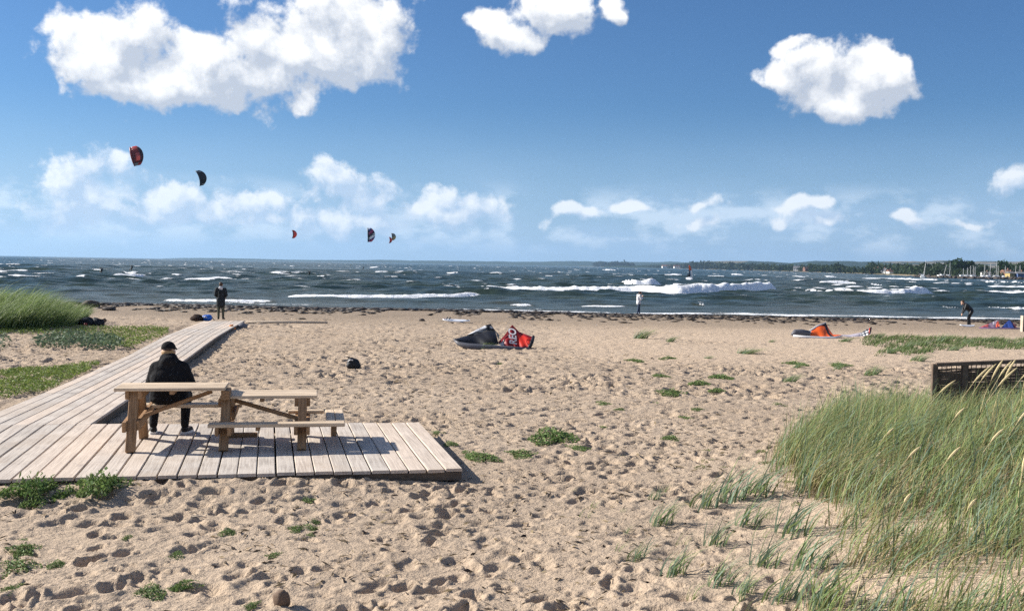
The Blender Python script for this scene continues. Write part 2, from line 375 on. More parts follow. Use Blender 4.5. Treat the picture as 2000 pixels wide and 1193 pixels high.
M_FABRIC = attr_mat('sailcloth', 0.5, 0.35, 0.12, 0.08)

# ------------------------------------------------------------------ terrain
PY = [-60, 0, 5, 9, 14, 18, 26, 34, 46, 60, 67, 70.5, 73.0, 77, 85, 120, 400]
PZ = [1.9, 1.25, 1.06, 0.99, 0.965, 0.93, 0.82, 0.72, 0.56, 0.37, 0.25, 0.13, 0.0, -0.22, -0.6, -2.2, -4]
def H0(x, y):
    x = np.asarray(x, float); y = np.asarray(y, float)
    z = np.interp(y + 0.6 * np.sin(x * 0.06 + 0.5) + 0.35 * np.sin(x * 0.31), PY, PZ)
    z = z + 0.70 * np.exp(-((x - 7.4) / 3.3) ** 2 - ((y - 11.2) / 3.4) ** 2)             # dune on the right
    z = z + 0.42 * np.exp(-((x - 4.6) / 2.4) ** 2 - ((y - 6.2) / 2.6) ** 2)
    z = z + 0.45 * np.exp(-((x + 20.5) / 6.0) ** 2 - ((y - 39) / 4.0) ** 2)            # grassy bank on the left
    dd = -((x + 0.51) * -0.1995 + (y - 11.337) * 0.9799)                       # sand banked against the front edge of the deck
    z = z + 0.085 * np.exp(-((dd - 0.12) / 0.42) ** 2) * sstep(-0.6, -2.2, x)
    z = z + 0.07 * perlin(x * 0.21, y * 0.21, 3) * sstep(14, 18, y) * sstep(72, 60, y)
    z = z + 0.05 * perlin(x * 0.7, y * 0.7, 4) * sstep(9.8, 8.0, y)
    return z
def ground(px, py):
    """point of the ground that lies under a picture position"""
    d = ray(px, py); t = 4.0 / d.y
    for k in range(900):
        p = CAM + d * t
        if p.z <= float(H0(p.x, p.y)): break
        t *= 1.0045
    for k in range(3):
        p = CAM + d * t; e = p.z - float(H0(p.x, p.y)); t += e / (-d.z) * 0.8
    p = CAM + d * t
    return Vector((p.x, p.y, float(H0(p.x, p.y))))
def project(P):
    P = np.asarray(P, float); q = P - np.array(CAM); w = q @ np.array(FW)
    return 1000 + PX * (q @ np.array(R2)) / w, 596.5 - PX * (q @ np.array(U2)) / w
def inpoly(x, y, poly):
    r = np.zeros(np.shape(x), bool); n = len(poly)
    for i in range(n):
        x0, y0 = poly[i]; x1, y1 = poly[(i + 1) % n]
        if y0 == y1: continue
        c = ((y0 > y) != (y1 > y)) & (x < (x1 - x0) * (y - y0) / (y1 - y0) + x0); r ^= c
    return r

ud = np.arange(-0.60, 0.6001, 0.00225); uo = np.array([0.63, 0.68, 0.75, 0.85, 1.0, 1.3, 1.8, 2.6, 4, 6.5])
U = np.concatenate([-uo[::-1], ud, uo])
Y = np.concatenate([[-60, -45, -30, -20, -12, -6, -1, 2, 3.6, 4.5], 5.2 * np.exp(np.arange(0, math.log(40 / 5.2), 0.0031)),
                    40 * np.exp(np.arange(0, math.log(78 / 40), 0.0058)), [79, 82, 88, 100, 130, 200, 400]])
GX = U[None, :] * np.maximum(Y, 4.5)[:, None]; GY = np.repeat(Y[:, None], len(U), 1)
HB = H0(GX, GY)
qx, qy = project(np.stack([GX, GY, HB], -1)); qx = np.where(GY < 3, -9999, qx)
# how trodden the sand is: the dune, the drifted strip by the kites and the wet strip are smooth
churn = np.ones_like(HB)
churn *= 1 - 0.8 * sstep(56, 62, GY) * (0.7 + 0.6 * fbm(GX * 0.2, GY * 0.3, 3, 8))
drift = sstep(26, 31, GY) * sstep(60, 52, GY) * sstep(-1, 3, GX - 0.4)
drift = np.clip(drift * (1.0 + 1.2 * perlin(GX * 0.13, GY * 0.2, 21)), 0, 1)
churn *= 1 - 0.75 * drift
dune = sstep(1.0, 2.8, GX - 0.20 * (GY - 6) + 0.5 * perlin(GX * 0.6, GY * 0.6, 9)) * sstep(13.5, 11, GY)
churn *= 1 - 0.88 * dune
churn *= 0.40 + 0.60 * sstep(-0.35, 0.2, perlin(GX * 0.4, GY * 0.4, 5) + 0.3 * perlin(GX * 1.2, GY * 1.2, 6))
HF = np.zeros_like(HB)
HF += churn * (0.034 * fbm(GX * 1.1, GY * 1.1, 2, 31) + 0.013 * fbm(GX * 5.5, GY * 5.5, 3, 33)) + 0.012 * fbm(GX * 2.5, GY * 4.2, 2, 35)
cl = fbm(GX * 13, GY * 13, 2, 36); HF += churn * 0.020 * np.clip(cl - 0.05, 0, 0.6) * sstep(24, 12, GY)
HF += dune * 0.05 * perlin(GX * 1.1, GY * 1.3, 41)
NST = 28000
yy = (5.2 ** 1.4 + rs.rand(NST) * (52 ** 1.4 - 5.2 ** 1.4)) ** (1 / 1.4); xx = (rs.rand(NST) * 1.2 - 0.6) * yy
ym = np.sqrt(13.0 ** 2 + rs.rand(11000) * (44.0 ** 2 - 13.0 ** 2)); yy = np.concatenate([yy, ym]); xx = np.concatenate([xx, (rs.rand(11000) * 0.95 - 0.5) * ym])
ii = np.argsort(rs.rand(len(yy)))
for k in ii:
    x0, y0 = xx[k], yy[k]; far = y0 > 20
    la = (0.035 + 0.115 * rs.rand() ** 2.2) * (1.45 if far else 1); lb = la * rs.uniform(0.45, 0.8)
    dep = la * rs.uniform(0.18, 0.60); an = rs.normal(1.2, 0.9); R = la * 2.0
    r0, r1 = np.searchsorted(Y, (y0 - R, y0 + R)); c0, c1 = np.searchsorted(U, ((x0 - R) / y0, (x0 + R) / y0))
    if r1 - r0 < 2 or c1 - c0 < 2: continue
    dx = GX[r0:r1, c0:c1] - x0; dy = GY[r0:r1, c0:c1] - y0
    ca, sa = math.cos(an), math.sin(an); a = dx * ca + dy * sa; bb = -dx * sa + dy * ca
    r = np.sqrt((a / la) ** 2 + (bb / lb) ** 2)
    pit = -dep * np.clip(1.15 - r ** 3, 0, 1); rim = dep * 0.42 * np.exp(-((r - 1.32) / 0.24) ** 2) * (0.6 + 0.5 * np.sin(3 * np.arctan2(bb, a) + k))
    w = np.clip(1.5 - r, 0, 1) * 0.6; ch = churn[r0:r1, c0:c1]
    HF[r0:r1, c0:c1] = HF[r0:r1, c0:c1] * (1 - w * ch) + (pit + rim) * ch
# sand under the deck stays below the boards
HF = np.clip(HF, -0.12, 0.1)
under = inpoly(qx, qy, [(-400, 845), (-60, 826), (830, 818), (915, 925), (-400, 948)]) | inpoly(qx, qy, [(-120, 832), (190, 832), (480, 622), (392, 622), (-120, 840)])
HF = np.where(under, np.minimum(HF, 0.02) - 0.02, HF)
HF *= sstep(76, 70, GY); HF[:, :10] = 0; HF[:, -10:] = 0; HF[:10] = 0
ZZ = HB + HF
wet = sstep(69.5, 71.8, GY + 0.8 * perlin(GX * 0.15, GY * 0.05, 50)); wet = np.maximum(wet, 0.72 * sstep(43, 56, GY + 4.0 * perlin(GX * 0.08, GY * 0.15, 55)))
litter = np.clip(0.55 + 0.9 * perlin(GX * 0.35, GY * 0.35, 51), 0, 1) * (1 - drift) * (1 - dune) * (0.25 + 0.75 * sstep(3, -3, GX - 0.1 * GY)) + 0.15
pale = np.clip(0.75 * dune + 0.6 * drift + 0.35 * sstep(11, 7, GY), 0, 1)
me = npmesh('sand_beach', np.stack([GX, GY, ZZ], -1).reshape(-1, 3), gridfaces(len(Y), len(U)), attrs={'wet': wet, 'litter': litter, 'pale': pale})
SANDY, SANDU, SANDZ = Y.copy(), U.copy(), ZZ.copy()
tag(link('beach_ground', me, M_SAND, smooth=True), 'trodden sand beach sloping down to the sea', kind='structure')

# ------------------------------------------------------------------ sea
rs = np.random.RandomState(29)
ud = np.arange(-0.62, 0.6201, 0.0028); uo = np.array([0.65, 0.7, 0.8, 0.95, 1.2, 1.6, 2.4, 4.0])
U = np.concatenate([-uo[::-1], ud, uo])
Y = np.concatenate([66 * np.exp(np.arange(0, math.log(400 / 66), 0.0045)), 400 * np.exp(np.arange(0, math.log(2000 / 400), 0.008)), 2000 * np.exp(np.arange(0, math.log(14000 / 2000), 0.03)), [14000]])
GX = U[None, :] * Y[:, None]; GY = np.repeat(Y[:, None], len(U), 1)
dY = np.gradient(Y)[:, None]
z = np.zeros_like(GX); depthf = sstep(71, 135, GY) ** 0.75
NW = [perlin(GX / q / 5, GY / q / 5, 60 + i) for i, q in enumerate((2.2, 4.5, 9.0))]; NG = [perlin(GX / q / 3.5, GY / q / 3.5, 120 + i) for i, q in enumerate((2.0, 3.3, 5.5, 8.0, 12.0))]
for k in range(44):
    lam = 1.6 * (16 / 1.6) ** rs.rand(); th = -math.pi / 2 + rs.normal(0.12, 0.6); kk = 2 * math.pi / lam
    fade = np.clip(lam / (2.6 * dY) - 0.9, 0, 1)
    a = 0.011 * lam ** 0.85; ph = rs.rand() * 6.28
    wob = 1.6 * NW[min(2, int(math.log(lam / 1.6) / math.log(10) * 3))] * (1 if k % 2 else -1)
    s = np.sin(kk * (GX * math.cos(th) + GY * math.sin(th)) + ph + wob)
    z += a * fade * (0.5 + 0.9 * np.clip(NG[k % 5] * (1 if k % 3 else -1) + 0.35, 0, 1)) * (1.3 * np.maximum(s, 0) ** 1.6 + 0.6 * np.minimum(s, 0))
z *= 0.10 + 0.90 * depthf
# long low swells and, far out, a coarse chop
z += 0.22 * depthf * np.clip(perlin(GX / 30, GY / 9, 7), -0.3, 1) * np.clip(10 / dY - 0.8, 0, 1)
z += np.minimum(0.6, 0.12 + 0.00045 * GY) * sstep(300, 700, GY) * rs.normal(0, 1, z.shape) * 0.5
# white caps on the crests
crest = z / (z[:, 40:-40].std(1)[:, None] + 0.02)
patch = fbm(GX / 26, GY / 34, 3, 200)
foam = np.clip((crest - 3.0 + 1.0 * patch + 1.5 * fbm(GX / 3.0, GY / 7.0, 3, 205)) * 0.8, 0, 0.9) * depthf * sstep(700, 350, GY)
far = (rs.rand(*z.shape) < 0.013 * (0.6 + 1.2 * np.clip(patch, 0, 1))) * sstep(260, 500, GY) * sstep(4200, 1300, GY)
far = np.maximum(far, np.roll(far, 1, 1) * 0.9); far = np.maximum(far, np.roll(far, -1, 1) * 0.6)
foam = np.maximum(foam, far * 0.85)
# streaks left on the water in the wind's direction
stk = fbm(GX / 14, GY / 2.2, 4, 230); foam = np.maximum(foam, np.clip((stk - 0.55) * 2.0, 0, 0.45) * sstep(80, 110, GY) * sstep(420, 200, GY))
def breaker(pts, wf=1.6, wb=3.0, jag=0.35, foamk=1.0, hk=1.0):
    """rolling breaker; pts = picture x, foot y, top y along its length"""
    W_ = []
    for (px, yb, yt) in pts:
        p = atz(px, yb, 0.0); W_.append((p.x, p.y, (yb - yt) / PX * p.y * hk))
    W_ = np.array(W_); W_ = W_[np.argsort(W_[:, 0])]; x0, x1 = W_[0, 0], W_[-1, 0]
    ya, yb_ = W_[:, 1].min() - 4 * wf - 2, W_[:, 1].max() + wb + wf + 2
    r0, r1 = np.searchsorted(Y, (ya, yb_)); c0, c1 = np.searchsorted(U, (min((x0 - 2) / ya, (x0 - 2) / yb_), max((x1 + 2) / ya, (x1 + 2) / yb_)))
    if r1 - r0 < 3: r1 = r0 + 3
    wn = (slice(r0, r1), slice(c0, max(c1, c0 + 2))); X = GX[wn]; YY = GY[wn]
    wf = max(wf, 2.2 * (Y[r0 + 1] - Y[r0])); wb = max(wb, 3 * (Y[r0 + 1] - Y[r0]))
    yc = np.interp(X, W_[:, 0], W_[:, 1]) + 0.5 * perlin(X * 0.35, X * 0.05, 71) + wf * 0.6; hh = np.interp(X, W_[:, 0], W_[:, 2])
    e = min(1.6, (x1 - x0) * 0.3)
    end = sstep(x0 - 0.3, x0 + e, X) * sstep(x1 + 0.3, x1 - e, X); s = YY - yc
    rag = 1 + 0.45 * jag * fbm(X * 0.55, YY * 0.1, 3, 72)
    pr = np.where(s < 0, sstep(-wf, -0.05 * wf, s), sstep(wb, 0, s))
    lump = 0.22 * hh * fbm(X * 1.6, YY * 1.2, 3, 73) * sstep(-wf, -wf * 0.6, s) * sstep(wb * 0.4, 0, s) * end
    z[wn] = z[wn] * (1 - 0.65 * end * (pr > 0)) + hh * end * rag * pr + lump
    fo = foamk * end * sstep(-wf * 1.05, -wf * 0.8, s) * sstep(wb * 0.55, wb * 0.10, s) * np.clip(0.95 + 0.3 * fbm(X * 0.5, YY * 0.5, 2, 75), 0, 1.1)
    tr = 0.36 * foamk * end * sstep(-wf * 4, -wf, s) * (s < -wf * 0.9) * np.clip(0.6 + fbm(X * 0.6, YY * 0.9, 3, 76), 0, 1)
    foam[wn] = np.maximum(foam[wn], np.maximum(fo, tr))
breaker([(545, 582, 577), (600, 583, 576), (700, 584.5, 577), (800, 584, 576), (880, 583, 575), (950, 580, 573)], 2.0, 2.0, 0.5)
breaker([(820, 566, 563.5), (860, 568, 563), (950, 570, 562), (1060, 571.5, 562), (1150, 572.5, 562), (1230, 573, 562), (1330, 576, 560), (1390, 575.5, 558), (1460, 573, 556), (1505, 571.5, 553), (1522, 571, 562)], 3.0, 3.0, 0.7, 1.2, 1.05)
breaker([(1160, 549, 547), (1200, 557, 548), (1240, 560, 546), (1275, 560, 543), (1296, 559, 550)], 4.0, 3.5, 0.9, 1.1, 0.8)
breaker([(1565, 571, 568), (1620, 577.5, 570), (1700, 580, 570), (1770, 580, 568.5), (1808, 578.5, 565), (1826, 578, 572)], 2.8, 3.0, 0.7, 1.2, 1.2)
breaker([(1570, 555, 551), (1600, 557, 550.5), (1660, 557.5, 552), (1745, 561, 558.5)], 2.8, 3.0, 0.6, 1.1, 1.25)
breaker([(1336, 590, 589), (1352, 596, 590), (1375, 599, 592), (1391, 597, 592)], 0.9, 1.4, 0.3)
breaker([(1840, 600, 599), (1860, 606, 600), (1880, 608, 602)], 0.8, 1.3, 0.3)
breaker([(1935, 602, 600), (1960, 607, 600), (2000, 608, 600), (2100, 610, 603)], 0.8, 1.3, 0.3)
breaker([(1850, 573, 570.5), (1920, 577, 570.5), (2000, 579, 571), (2100, 583, 574)], 2.2, 2.0, 0.5, 1.1, 1.2)
breaker([(1760, 548, 546), (1830, 549.5, 545.5), (1900, 552, 549), (2000, 555, 550), (2100, 558, 553)], 2.0, 3.0, 0.3)
breaker([(1690, 545, 543), (1760, 546, 543.5), (1800, 547, 543)], 2.0, 3.0, 0.3)
breaker([(1840, 560, 557.5), (1940, 564, 559.5), (2050, 566, 561)], 2.4, 2.0, 0.4, 1.1, 1.2)
breaker([(1900, 569, 567.5), (1960, 571, 568), (2050, 573, 570)], 2.0, 2.0, 0.4)
breaker([(300, 587, 584), (350, 589, 585), (420, 590, 585), (480, 590, 586), (545, 590, 587)], 1.0, 1.4, 0.5, 0.75)
breaker([(1118, 599, 597), (1170, 601, 597.5), (1236, 601, 598)], 0.7, 1.1, 0.4, 0.9)
breaker([(985, 597, 595), (1020, 598, 594), (1050, 598, 595)], 0.7, 1.1, 0.4, 0.7)
breaker([(722, 555, 553), (780, 557, 554), (830, 559, 556)], 1.0, 1.6, 0.4, 0.75)
breaker([(830, 565, 563.5), (870, 566, 562.5), (905, 565, 563)], 1.0, 1.6, 0.4, 0.8)
for (x, y) in ((668, 534), (735, 523), (785, 532), (885, 535), (440, 549), (1010, 548), (30, 525), (200, 553), (95, 549), (310, 563), (480, 541), (560, 551), (840, 541), (1070, 541), (1480, 548), (1620, 541), (1190, 528), (1320, 537), (1440, 537), (1560, 541)):
    breaker([(x - 16, y, y - 1), (x, y + 0.5, y - 2.5), (x + 14, y + 0.3, y - 1)], 1.6, 2.4, 0.5, 0.85)
# spray behind the two riders close together, the single rider and the windsurfer
for (xa, xb, y, hpx) in ((198, 290, 543.5, 8), (246, 280, 537, 8), (602, 632, 543.5, 4), (1334, 1360, 548, 5)):
    breaker([(xa, y, y - 0.3 * hpx), ((xa * 2 + xb) / 3, y + 0.5, y - hpx * 0.8), ((xa + 2 * xb) / 3, y + 0.3, y - hpx), (xb, y, y - 0.3 * hpx)], 3.5, 5.0, 1.2, 1.15)
# thin edge of wash along the beach
shore = 73.0 - 0.6 * np.sin(GX * 0.06 + 0.5) - 0.35 * np.sin(GX * 0.31)
edge = np.exp(-((GY - shore - 2.0 - 0.9 * fbm(GX * 0.12, GX * 0.02, 3, 80)) / 0.9) ** 2) * sstep(-12, 0, GX) * (0.8 + 0.8 * fbm(GX * 0.25, GY * 0.1, 3, 81))
edge2 = np.exp(-((GY - shore - 4.6 - 1.2 * perlin(GX * 0.09, GX * 0.01, 82)) / 0.5) ** 2) * np.clip(0.35 + 1.0 * perlin(GX * 0.12, GY * 0.1, 83), 0, 0.7)
foam = np.maximum(foam, np.clip(np.maximum(edge, edge2), 0, 0.85))
z += 0.09 * np.clip(np.maximum(edge, edge2), 0, 1)
z[:, :8] = 0; z[:, -8:] = 0
shallow = np.clip(sstep(108, 76, GY) * (0.75 + 0.8 * perlin(GX / 9, GY / 3, 84)) + 0.35 * np.clip(perlin(GX / 14, GY / 4, 85) - 0.1, 0, 1) * sstep(190, 100, GY), 0, 1)
me = npmesh('sea', np.stack([GX, GY, z], -1).reshape(-1, 3), gridfaces(len(Y), len(U)), attrs={'foam': foam, 'shallow': shallow})
tag(link('sea', me, M_SEA, smooth=True), 'dark choppy sea with white breakers and white caps', kind='structure')
# ------------------------------------------------------------------ boardwalk and deck
DZ = 1.12
def plank(parent, a0, a1, b0, b1, t=0.036, z0=0.0, name='plank', mat=None):
    """board from edge a0-b0 (left edge near/far) to a1-b1 (right edge near/far)"""
    p = (a0 + a1) / 2; q = (b0 + b1) / 2; x = (q - p); L = x.length; x.normalize()
    y = Vector((0, 0, 1)).cross(x).normalized(); zz = x.cross(y)
    w0 = abs((a0 - a1).dot(y)) / 2; w1 = abs((b0 - b1).dot(y)) / 2
    c = 0.006; mb = MB(); V = []
    for xx, w in ((-L / 2, w0), (L / 2, w1)):
        V.append([mb.bm.verts.new((xx, sy * (w - (c if top else 0)), top_z)) for (sy, top_z, top) in ((-1, -t, 0), (-1, -c, 0), (-1, 0, 1), (1, 0, 1), (1, -c, 0), (1, -t, 0))])
    for k in range(6): mb.bm.faces.new((V[0][k], V[0][(k + 1) % 6], V[1][(k + 1) % 6], V[1][k]))
    mb.bm.faces.new(V[0][::-1]); mb.bm.faces.new(V[1])
    o = mb.build(name, mat or M_DECK, parent)
    c0 = (p + q) / 2 + Vector((0, 0, z0))
    o.matrix_local = Matrix.Translation(c0) @ Matrix((x, y, zz)).transposed().to_4x4()
    return o
def lerp(a, b, t): return a + (b - a) * t
G_ = 0.010
deck = empty('deck_platform', (0, 0, 0), 'weathered grey plank platform under the picnic table', 'deck')
A = atz(905, 915, DZ); B = atz(820, 825, DZ); Cc = atz(10, 935, DZ); D = atz(178, 828, DZ)
d1 = (Cc - A).normalized(); d2 = (D - B).normalized()
nP = 40
for i in range(nP):
    w = 0.2035
    s0, s1 = i * w + G_ * random.uniform(0.5, 1.1), (i + 1) * w - G_ * random.uniform(0.5, 1.0)
    j = random.uniform(-0.012, 0.012)
    fv = (B - A).normalized()
    a0 = A + d1 * s1 + fv * j; a1 = A + d1 * s0 + fv * j; b0 = B + d2 * s1; b1 = B + d2 * s0
    plank(deck, a0, a1, b0, b1, z0=random.uniform(-0.004, 0.004))
for f in (0.012, 0.33, 0.66, 0.985):
    p = lerp(A, B, f); q = lerp(A + d1 * nP * 0.2035, B + d2 * nP * 0.2035, f)
    MB().beam(p + Vector((0, 0, -0.085)) + d1 * 0.015, q + Vector((0, 0, -0.085)), 0.045, 0.088).build('joist', M_JOIST, deck)
MB().beam(lerp(A, B, 0.02) + Vector((0, 0, -0.085)) + d1 * 0.03, lerp(A, B, 0.97) + Vector((0, 0, -0.085)) + d1 * 0.03, 0.04, 0.084).build('joist', M_JOIST, deck)
walk = empty('boardwalk', (0, 0, 0), 'long weathered plank boardwalk running down to the water', 'boardwalk')
ST = [((-68, 830), (178, 828.3), 1.118), ((88, 765), (268, 767), 1.10), ((250, 694), (372, 695), 1.0), ((327, 654), (428, 654.5), 0.9), ((398, 627), (478, 626.5), 0.72)]
SL = [atz(*l, zz) for l, r, zz in ST]; SR = [atz(*r, zz) for l, r, zz in ST]
def spline(pts, t):
    n = len(pts) - 1; k = min(int(t), n - 1); u = t - k
    p0, p1, p2, p3 = pts[max(k - 1, 0)], pts[k], pts[k + 1], pts[min(k + 2, n)]
    return 0.5 * ((2 * p1) + (p2 - p0) * u + (2 * p0 - 5 * p1 + 4 * p2 - p3) * u * u + (3 * p1 - p0 - 3 * p2 + p3) * u ** 3)
cuts = [0.004, 0.97, 1.5, 1.99, 2.5, 2.99, 3.35, 3.68, 4.0]
for c0, c1 in zip(cuts[:-1], cuts[1:]):
    for i in range(8):
        f0, f1 = i / 8 + 0.0042, (i + 1) / 8 - 0.0042
        g0, g1 = c0 + 0.0007, c1 - 0.0007
        a0 = spline(SL, g0).lerp(spline(SR, g0), f0); a1 = spline(SL, g0).lerp(spline(SR, g0), f1)
        b0 = spline(SL, g1).lerp(spline(SR, g1), f0); b1 = spline(SL, g1).lerp(spline(SR, g1), f1)
        plank(walk, a0, a1, b0, b1, z0=random.uniform(-0.005, 0.003))
    for f in (0.04, 0.5, 0.975):
        p = spline(SL, c0).lerp(spline(SR, c0), f); q = spline(SL, c1).lerp(spline(SR, c1), f)
        MB().beam(p + Vector((0, 0, -0.095)), q + Vector((0, 0, -0.095)), 0.05, 0.11).build('joist', M_JOIST, walk)

# ------------------------------------------------------------------ picnic table (tall half and low half sharing the middle legs)
TA = math.radians(11.0)
TO = atz(250, 884.6, DZ)
tab = empty('picnic_table', TO, 'brown timber picnic table with a tall end and a low end on the deck', 'picnic table', rot=(0, 0, TA))
TM = Matrix.Translation(TO) @ Matrix.Rotation(TA, 4, 'Z')
def board(p, q, w, h, name, mat, parent=tab, up=(0, 0, 1), bev=0.006):
    """table board from p to q (table coordinates), its own object with grain along X"""
    p = Vector(p); q = Vector(q); x = (q - p); L = x.length; x.normalize(); y = Vector(up).cross(x).normalized(); zz = x.cross(y)
    o = MB().box((0, 0, 0), (L, w, h), None, bev).build(name, mat, parent)
    o.matrix_local = Matrix.Translation((p + q) / 2) @ Matrix((x, y, zz)).transposed().to_4x4()
    return o
def planks_along(s0, s1, t0, t1, n, z, th, name, mat):
    w = (t1 - t0) / n
    for i in range(n):
        t = t0 + (i + 0.5) * w; board((s0, t, z - th / 2 + random.uniform(-0.002, 0.002)), (s1, t, z - th / 2), w - 0.009, th, name, mat)
HL, HR, HBH, HLB = 0.735, 0.615, 0.335, 0.43
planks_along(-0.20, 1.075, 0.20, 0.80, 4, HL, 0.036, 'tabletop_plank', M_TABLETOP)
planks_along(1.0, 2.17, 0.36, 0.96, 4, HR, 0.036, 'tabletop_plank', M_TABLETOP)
planks_along(0.90, 2.50, -0.08, 0.11, 1, HBH, 0.042, 'bench_plank', M_TABLETOP)           # front bench
planks_along(-0.02, 1.22, 0.98, 1.20, 1, HLB, 0.042, 'bench_plank', M_TABLETOP)          # bench with the sitter
planks_along(1.80, 2.26, 1.00, 1.12, 1, HBH, 0.042, 'bench_plank', M_TABLETOP)           # rear bench
for s in (2.335, 2.450): board((s, 0.118, HBH - 0.02), (s, 1.12, HBH - 0.02), 0.108, 0.042, 'bench_plank', M_TABLETOP)   # end seat
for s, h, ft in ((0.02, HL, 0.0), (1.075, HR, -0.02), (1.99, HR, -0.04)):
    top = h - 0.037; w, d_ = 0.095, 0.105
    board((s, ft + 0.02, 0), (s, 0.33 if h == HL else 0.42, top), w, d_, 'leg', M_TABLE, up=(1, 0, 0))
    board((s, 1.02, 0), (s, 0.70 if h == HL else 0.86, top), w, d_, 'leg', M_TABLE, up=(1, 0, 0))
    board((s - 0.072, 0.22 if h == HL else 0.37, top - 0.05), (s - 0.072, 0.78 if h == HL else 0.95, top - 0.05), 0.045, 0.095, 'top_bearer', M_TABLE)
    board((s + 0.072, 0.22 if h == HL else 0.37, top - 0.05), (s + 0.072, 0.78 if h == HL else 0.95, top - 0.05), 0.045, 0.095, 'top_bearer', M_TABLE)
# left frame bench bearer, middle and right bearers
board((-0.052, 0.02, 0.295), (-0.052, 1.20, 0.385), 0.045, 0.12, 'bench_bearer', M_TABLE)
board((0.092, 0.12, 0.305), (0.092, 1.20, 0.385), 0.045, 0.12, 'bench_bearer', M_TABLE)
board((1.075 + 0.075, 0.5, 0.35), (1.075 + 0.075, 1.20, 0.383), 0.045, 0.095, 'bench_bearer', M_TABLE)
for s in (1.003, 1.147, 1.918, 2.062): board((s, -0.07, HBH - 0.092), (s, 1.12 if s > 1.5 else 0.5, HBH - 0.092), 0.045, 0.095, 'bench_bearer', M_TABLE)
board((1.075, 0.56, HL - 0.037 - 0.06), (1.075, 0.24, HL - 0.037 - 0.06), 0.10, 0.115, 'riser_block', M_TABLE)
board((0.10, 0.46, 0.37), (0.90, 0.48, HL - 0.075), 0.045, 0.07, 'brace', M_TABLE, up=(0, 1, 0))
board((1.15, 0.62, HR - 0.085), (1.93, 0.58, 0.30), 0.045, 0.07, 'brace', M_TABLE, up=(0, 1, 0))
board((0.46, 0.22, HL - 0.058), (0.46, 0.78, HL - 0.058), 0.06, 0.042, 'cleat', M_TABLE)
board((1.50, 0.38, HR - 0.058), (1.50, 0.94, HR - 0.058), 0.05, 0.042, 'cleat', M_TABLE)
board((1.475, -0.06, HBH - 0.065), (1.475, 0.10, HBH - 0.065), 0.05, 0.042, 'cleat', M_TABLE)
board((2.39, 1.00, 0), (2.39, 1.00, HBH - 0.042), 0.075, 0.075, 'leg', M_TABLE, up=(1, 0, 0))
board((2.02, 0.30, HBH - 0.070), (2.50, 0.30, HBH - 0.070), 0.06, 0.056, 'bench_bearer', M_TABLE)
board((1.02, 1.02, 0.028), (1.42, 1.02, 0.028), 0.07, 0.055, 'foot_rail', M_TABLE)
# ------------------------------------------------------------------ far coast
def coast_material():
    m, N, b = bsdf('far_fields'); tc = N.new('ShaderNodeNewGeometry').outputs['Position']
    vo = N.new('ShaderNodeTexVoronoi', feature='F1'); N.put(vo.inputs['Vector'], N.v('MULTIPLY', tc, (1, 0.35, 0))); vo.inputs['Scale'].default_value = 0.0022
    sp = N.new('ShaderNodeSeparateColor'); N.put(sp.inputs[0], vo.outputs['Color'])
    c = N.mix(N.rng(sp.outputs[0], 0.35, 0.55), (0.022, 0.036, 0.020, 1), (0.034, 0.048, 0.024, 1))
    c = N.mix(N.rng(sp.outputs[1], 0.84, 0.88), c, (0.20, 0.16, 0.10, 1))
    c = N.mix(N.rng(N.noise(tc, 0.006, 5, 0.65), 0.47, 0.54), c, (0.026, 0.042, 0.022, 1))
    N.put(b.inputs['Base Color'], c); b.inputs['Roughness'].default_value = 0.9; b.inputs['Specular IOR Level'].default_value = 0.05
    return m
def shore_material():
    m, N, b = bsdf('far_shore_meadow'); tc = N.new('ShaderNodeNewGeometry').outputs['Position']
    sp = N.new('ShaderNodeSeparateXYZ'); N.put(sp.inputs[0], tc)
    h = N.m('ADD', sp.outputs[2], N.m('MULTIPLY', N.m('SUBTRACT', N.noise(tc, 0.02, 4, 0.6), 0.5), 3.2))
    c = N.mix(N.rng(h, 0.5, 1.5), (0.33, 0.26, 0.17, 1), (0.17, 0.17, 0.07, 1))
    c = N.mix(N.rng(h, 1.8, 2.8), c, (0.085, 0.11, 0.045, 1))
    N.put(b.inputs['Base Color'], c); b.inputs['Roughness'].default_value = 0.9; b.inputs['Specular IOR Level'].default_value = 0.05
    return m
M_COAST = coast_material(); M_SHORE = shore_material()
def ridge(name, label, tops, d0, depth, foot, seed, rough):
    """hill range: tops = picture x and skyline y; d0 = metres away"""
    xs = np.arange(tops[0][0], tops[-1][0] + 1, 3.0); ys = np.interp(xs, [t[0] for t in tops], [t[1] for t in tops])
    R = 14; V = np.zeros((R, len(xs), 3))
    for j, (px, py) in enumerate(zip(xs, ys)):
        P = aty(px, py, d0); top = P.z * (1 + rough * float(fbm(np.array(px / 30.0), np.array(0.3), 4, seed)))
        for i in range(R):
            f = i / (R - 1); y = d0 - depth * 0.5 + depth * f * 1.4; k = math.sin(min(1, f * 1.4) * math.pi / 2) if f < 0.72 else 1 - (f - 0.72) / 0.28 * 1.2
            g = 1 + 0.12 * float(perlin(np.array(px / 40.0), np.array(f * 5.0), seed + 5)) * (f < 0.7)
            V[i, j] = (P.x * y / d0, y, -1.5 + (top + 1.5) * max(k, -0.1) * min(g, 1 / max(k, 0.1)) if i else -1.5)
    return tag(link(name, npmesh(name, V.reshape(-1, 3), gridfaces(R, len(xs)))if 0 else npmesh(name, V.reshape(-1, 3), gridfaces(R, len(xs))), M_COAST, smooth=True), label, kind='structure')
ridge('hills', 'low far blue coast across the bay', [(318, 505), (360, 503.5), (450, 504), (560, 507), (600, 507.5), (700, 508), (740, 507), (800, 508.5), (930, 509.5), (1040, 511), (1100, 509.5), (1180, 510.5), (1250, 511), (1330, 511), (1420, 512), (1560, 513)], 8200, 900, 0, 301, 0.10)
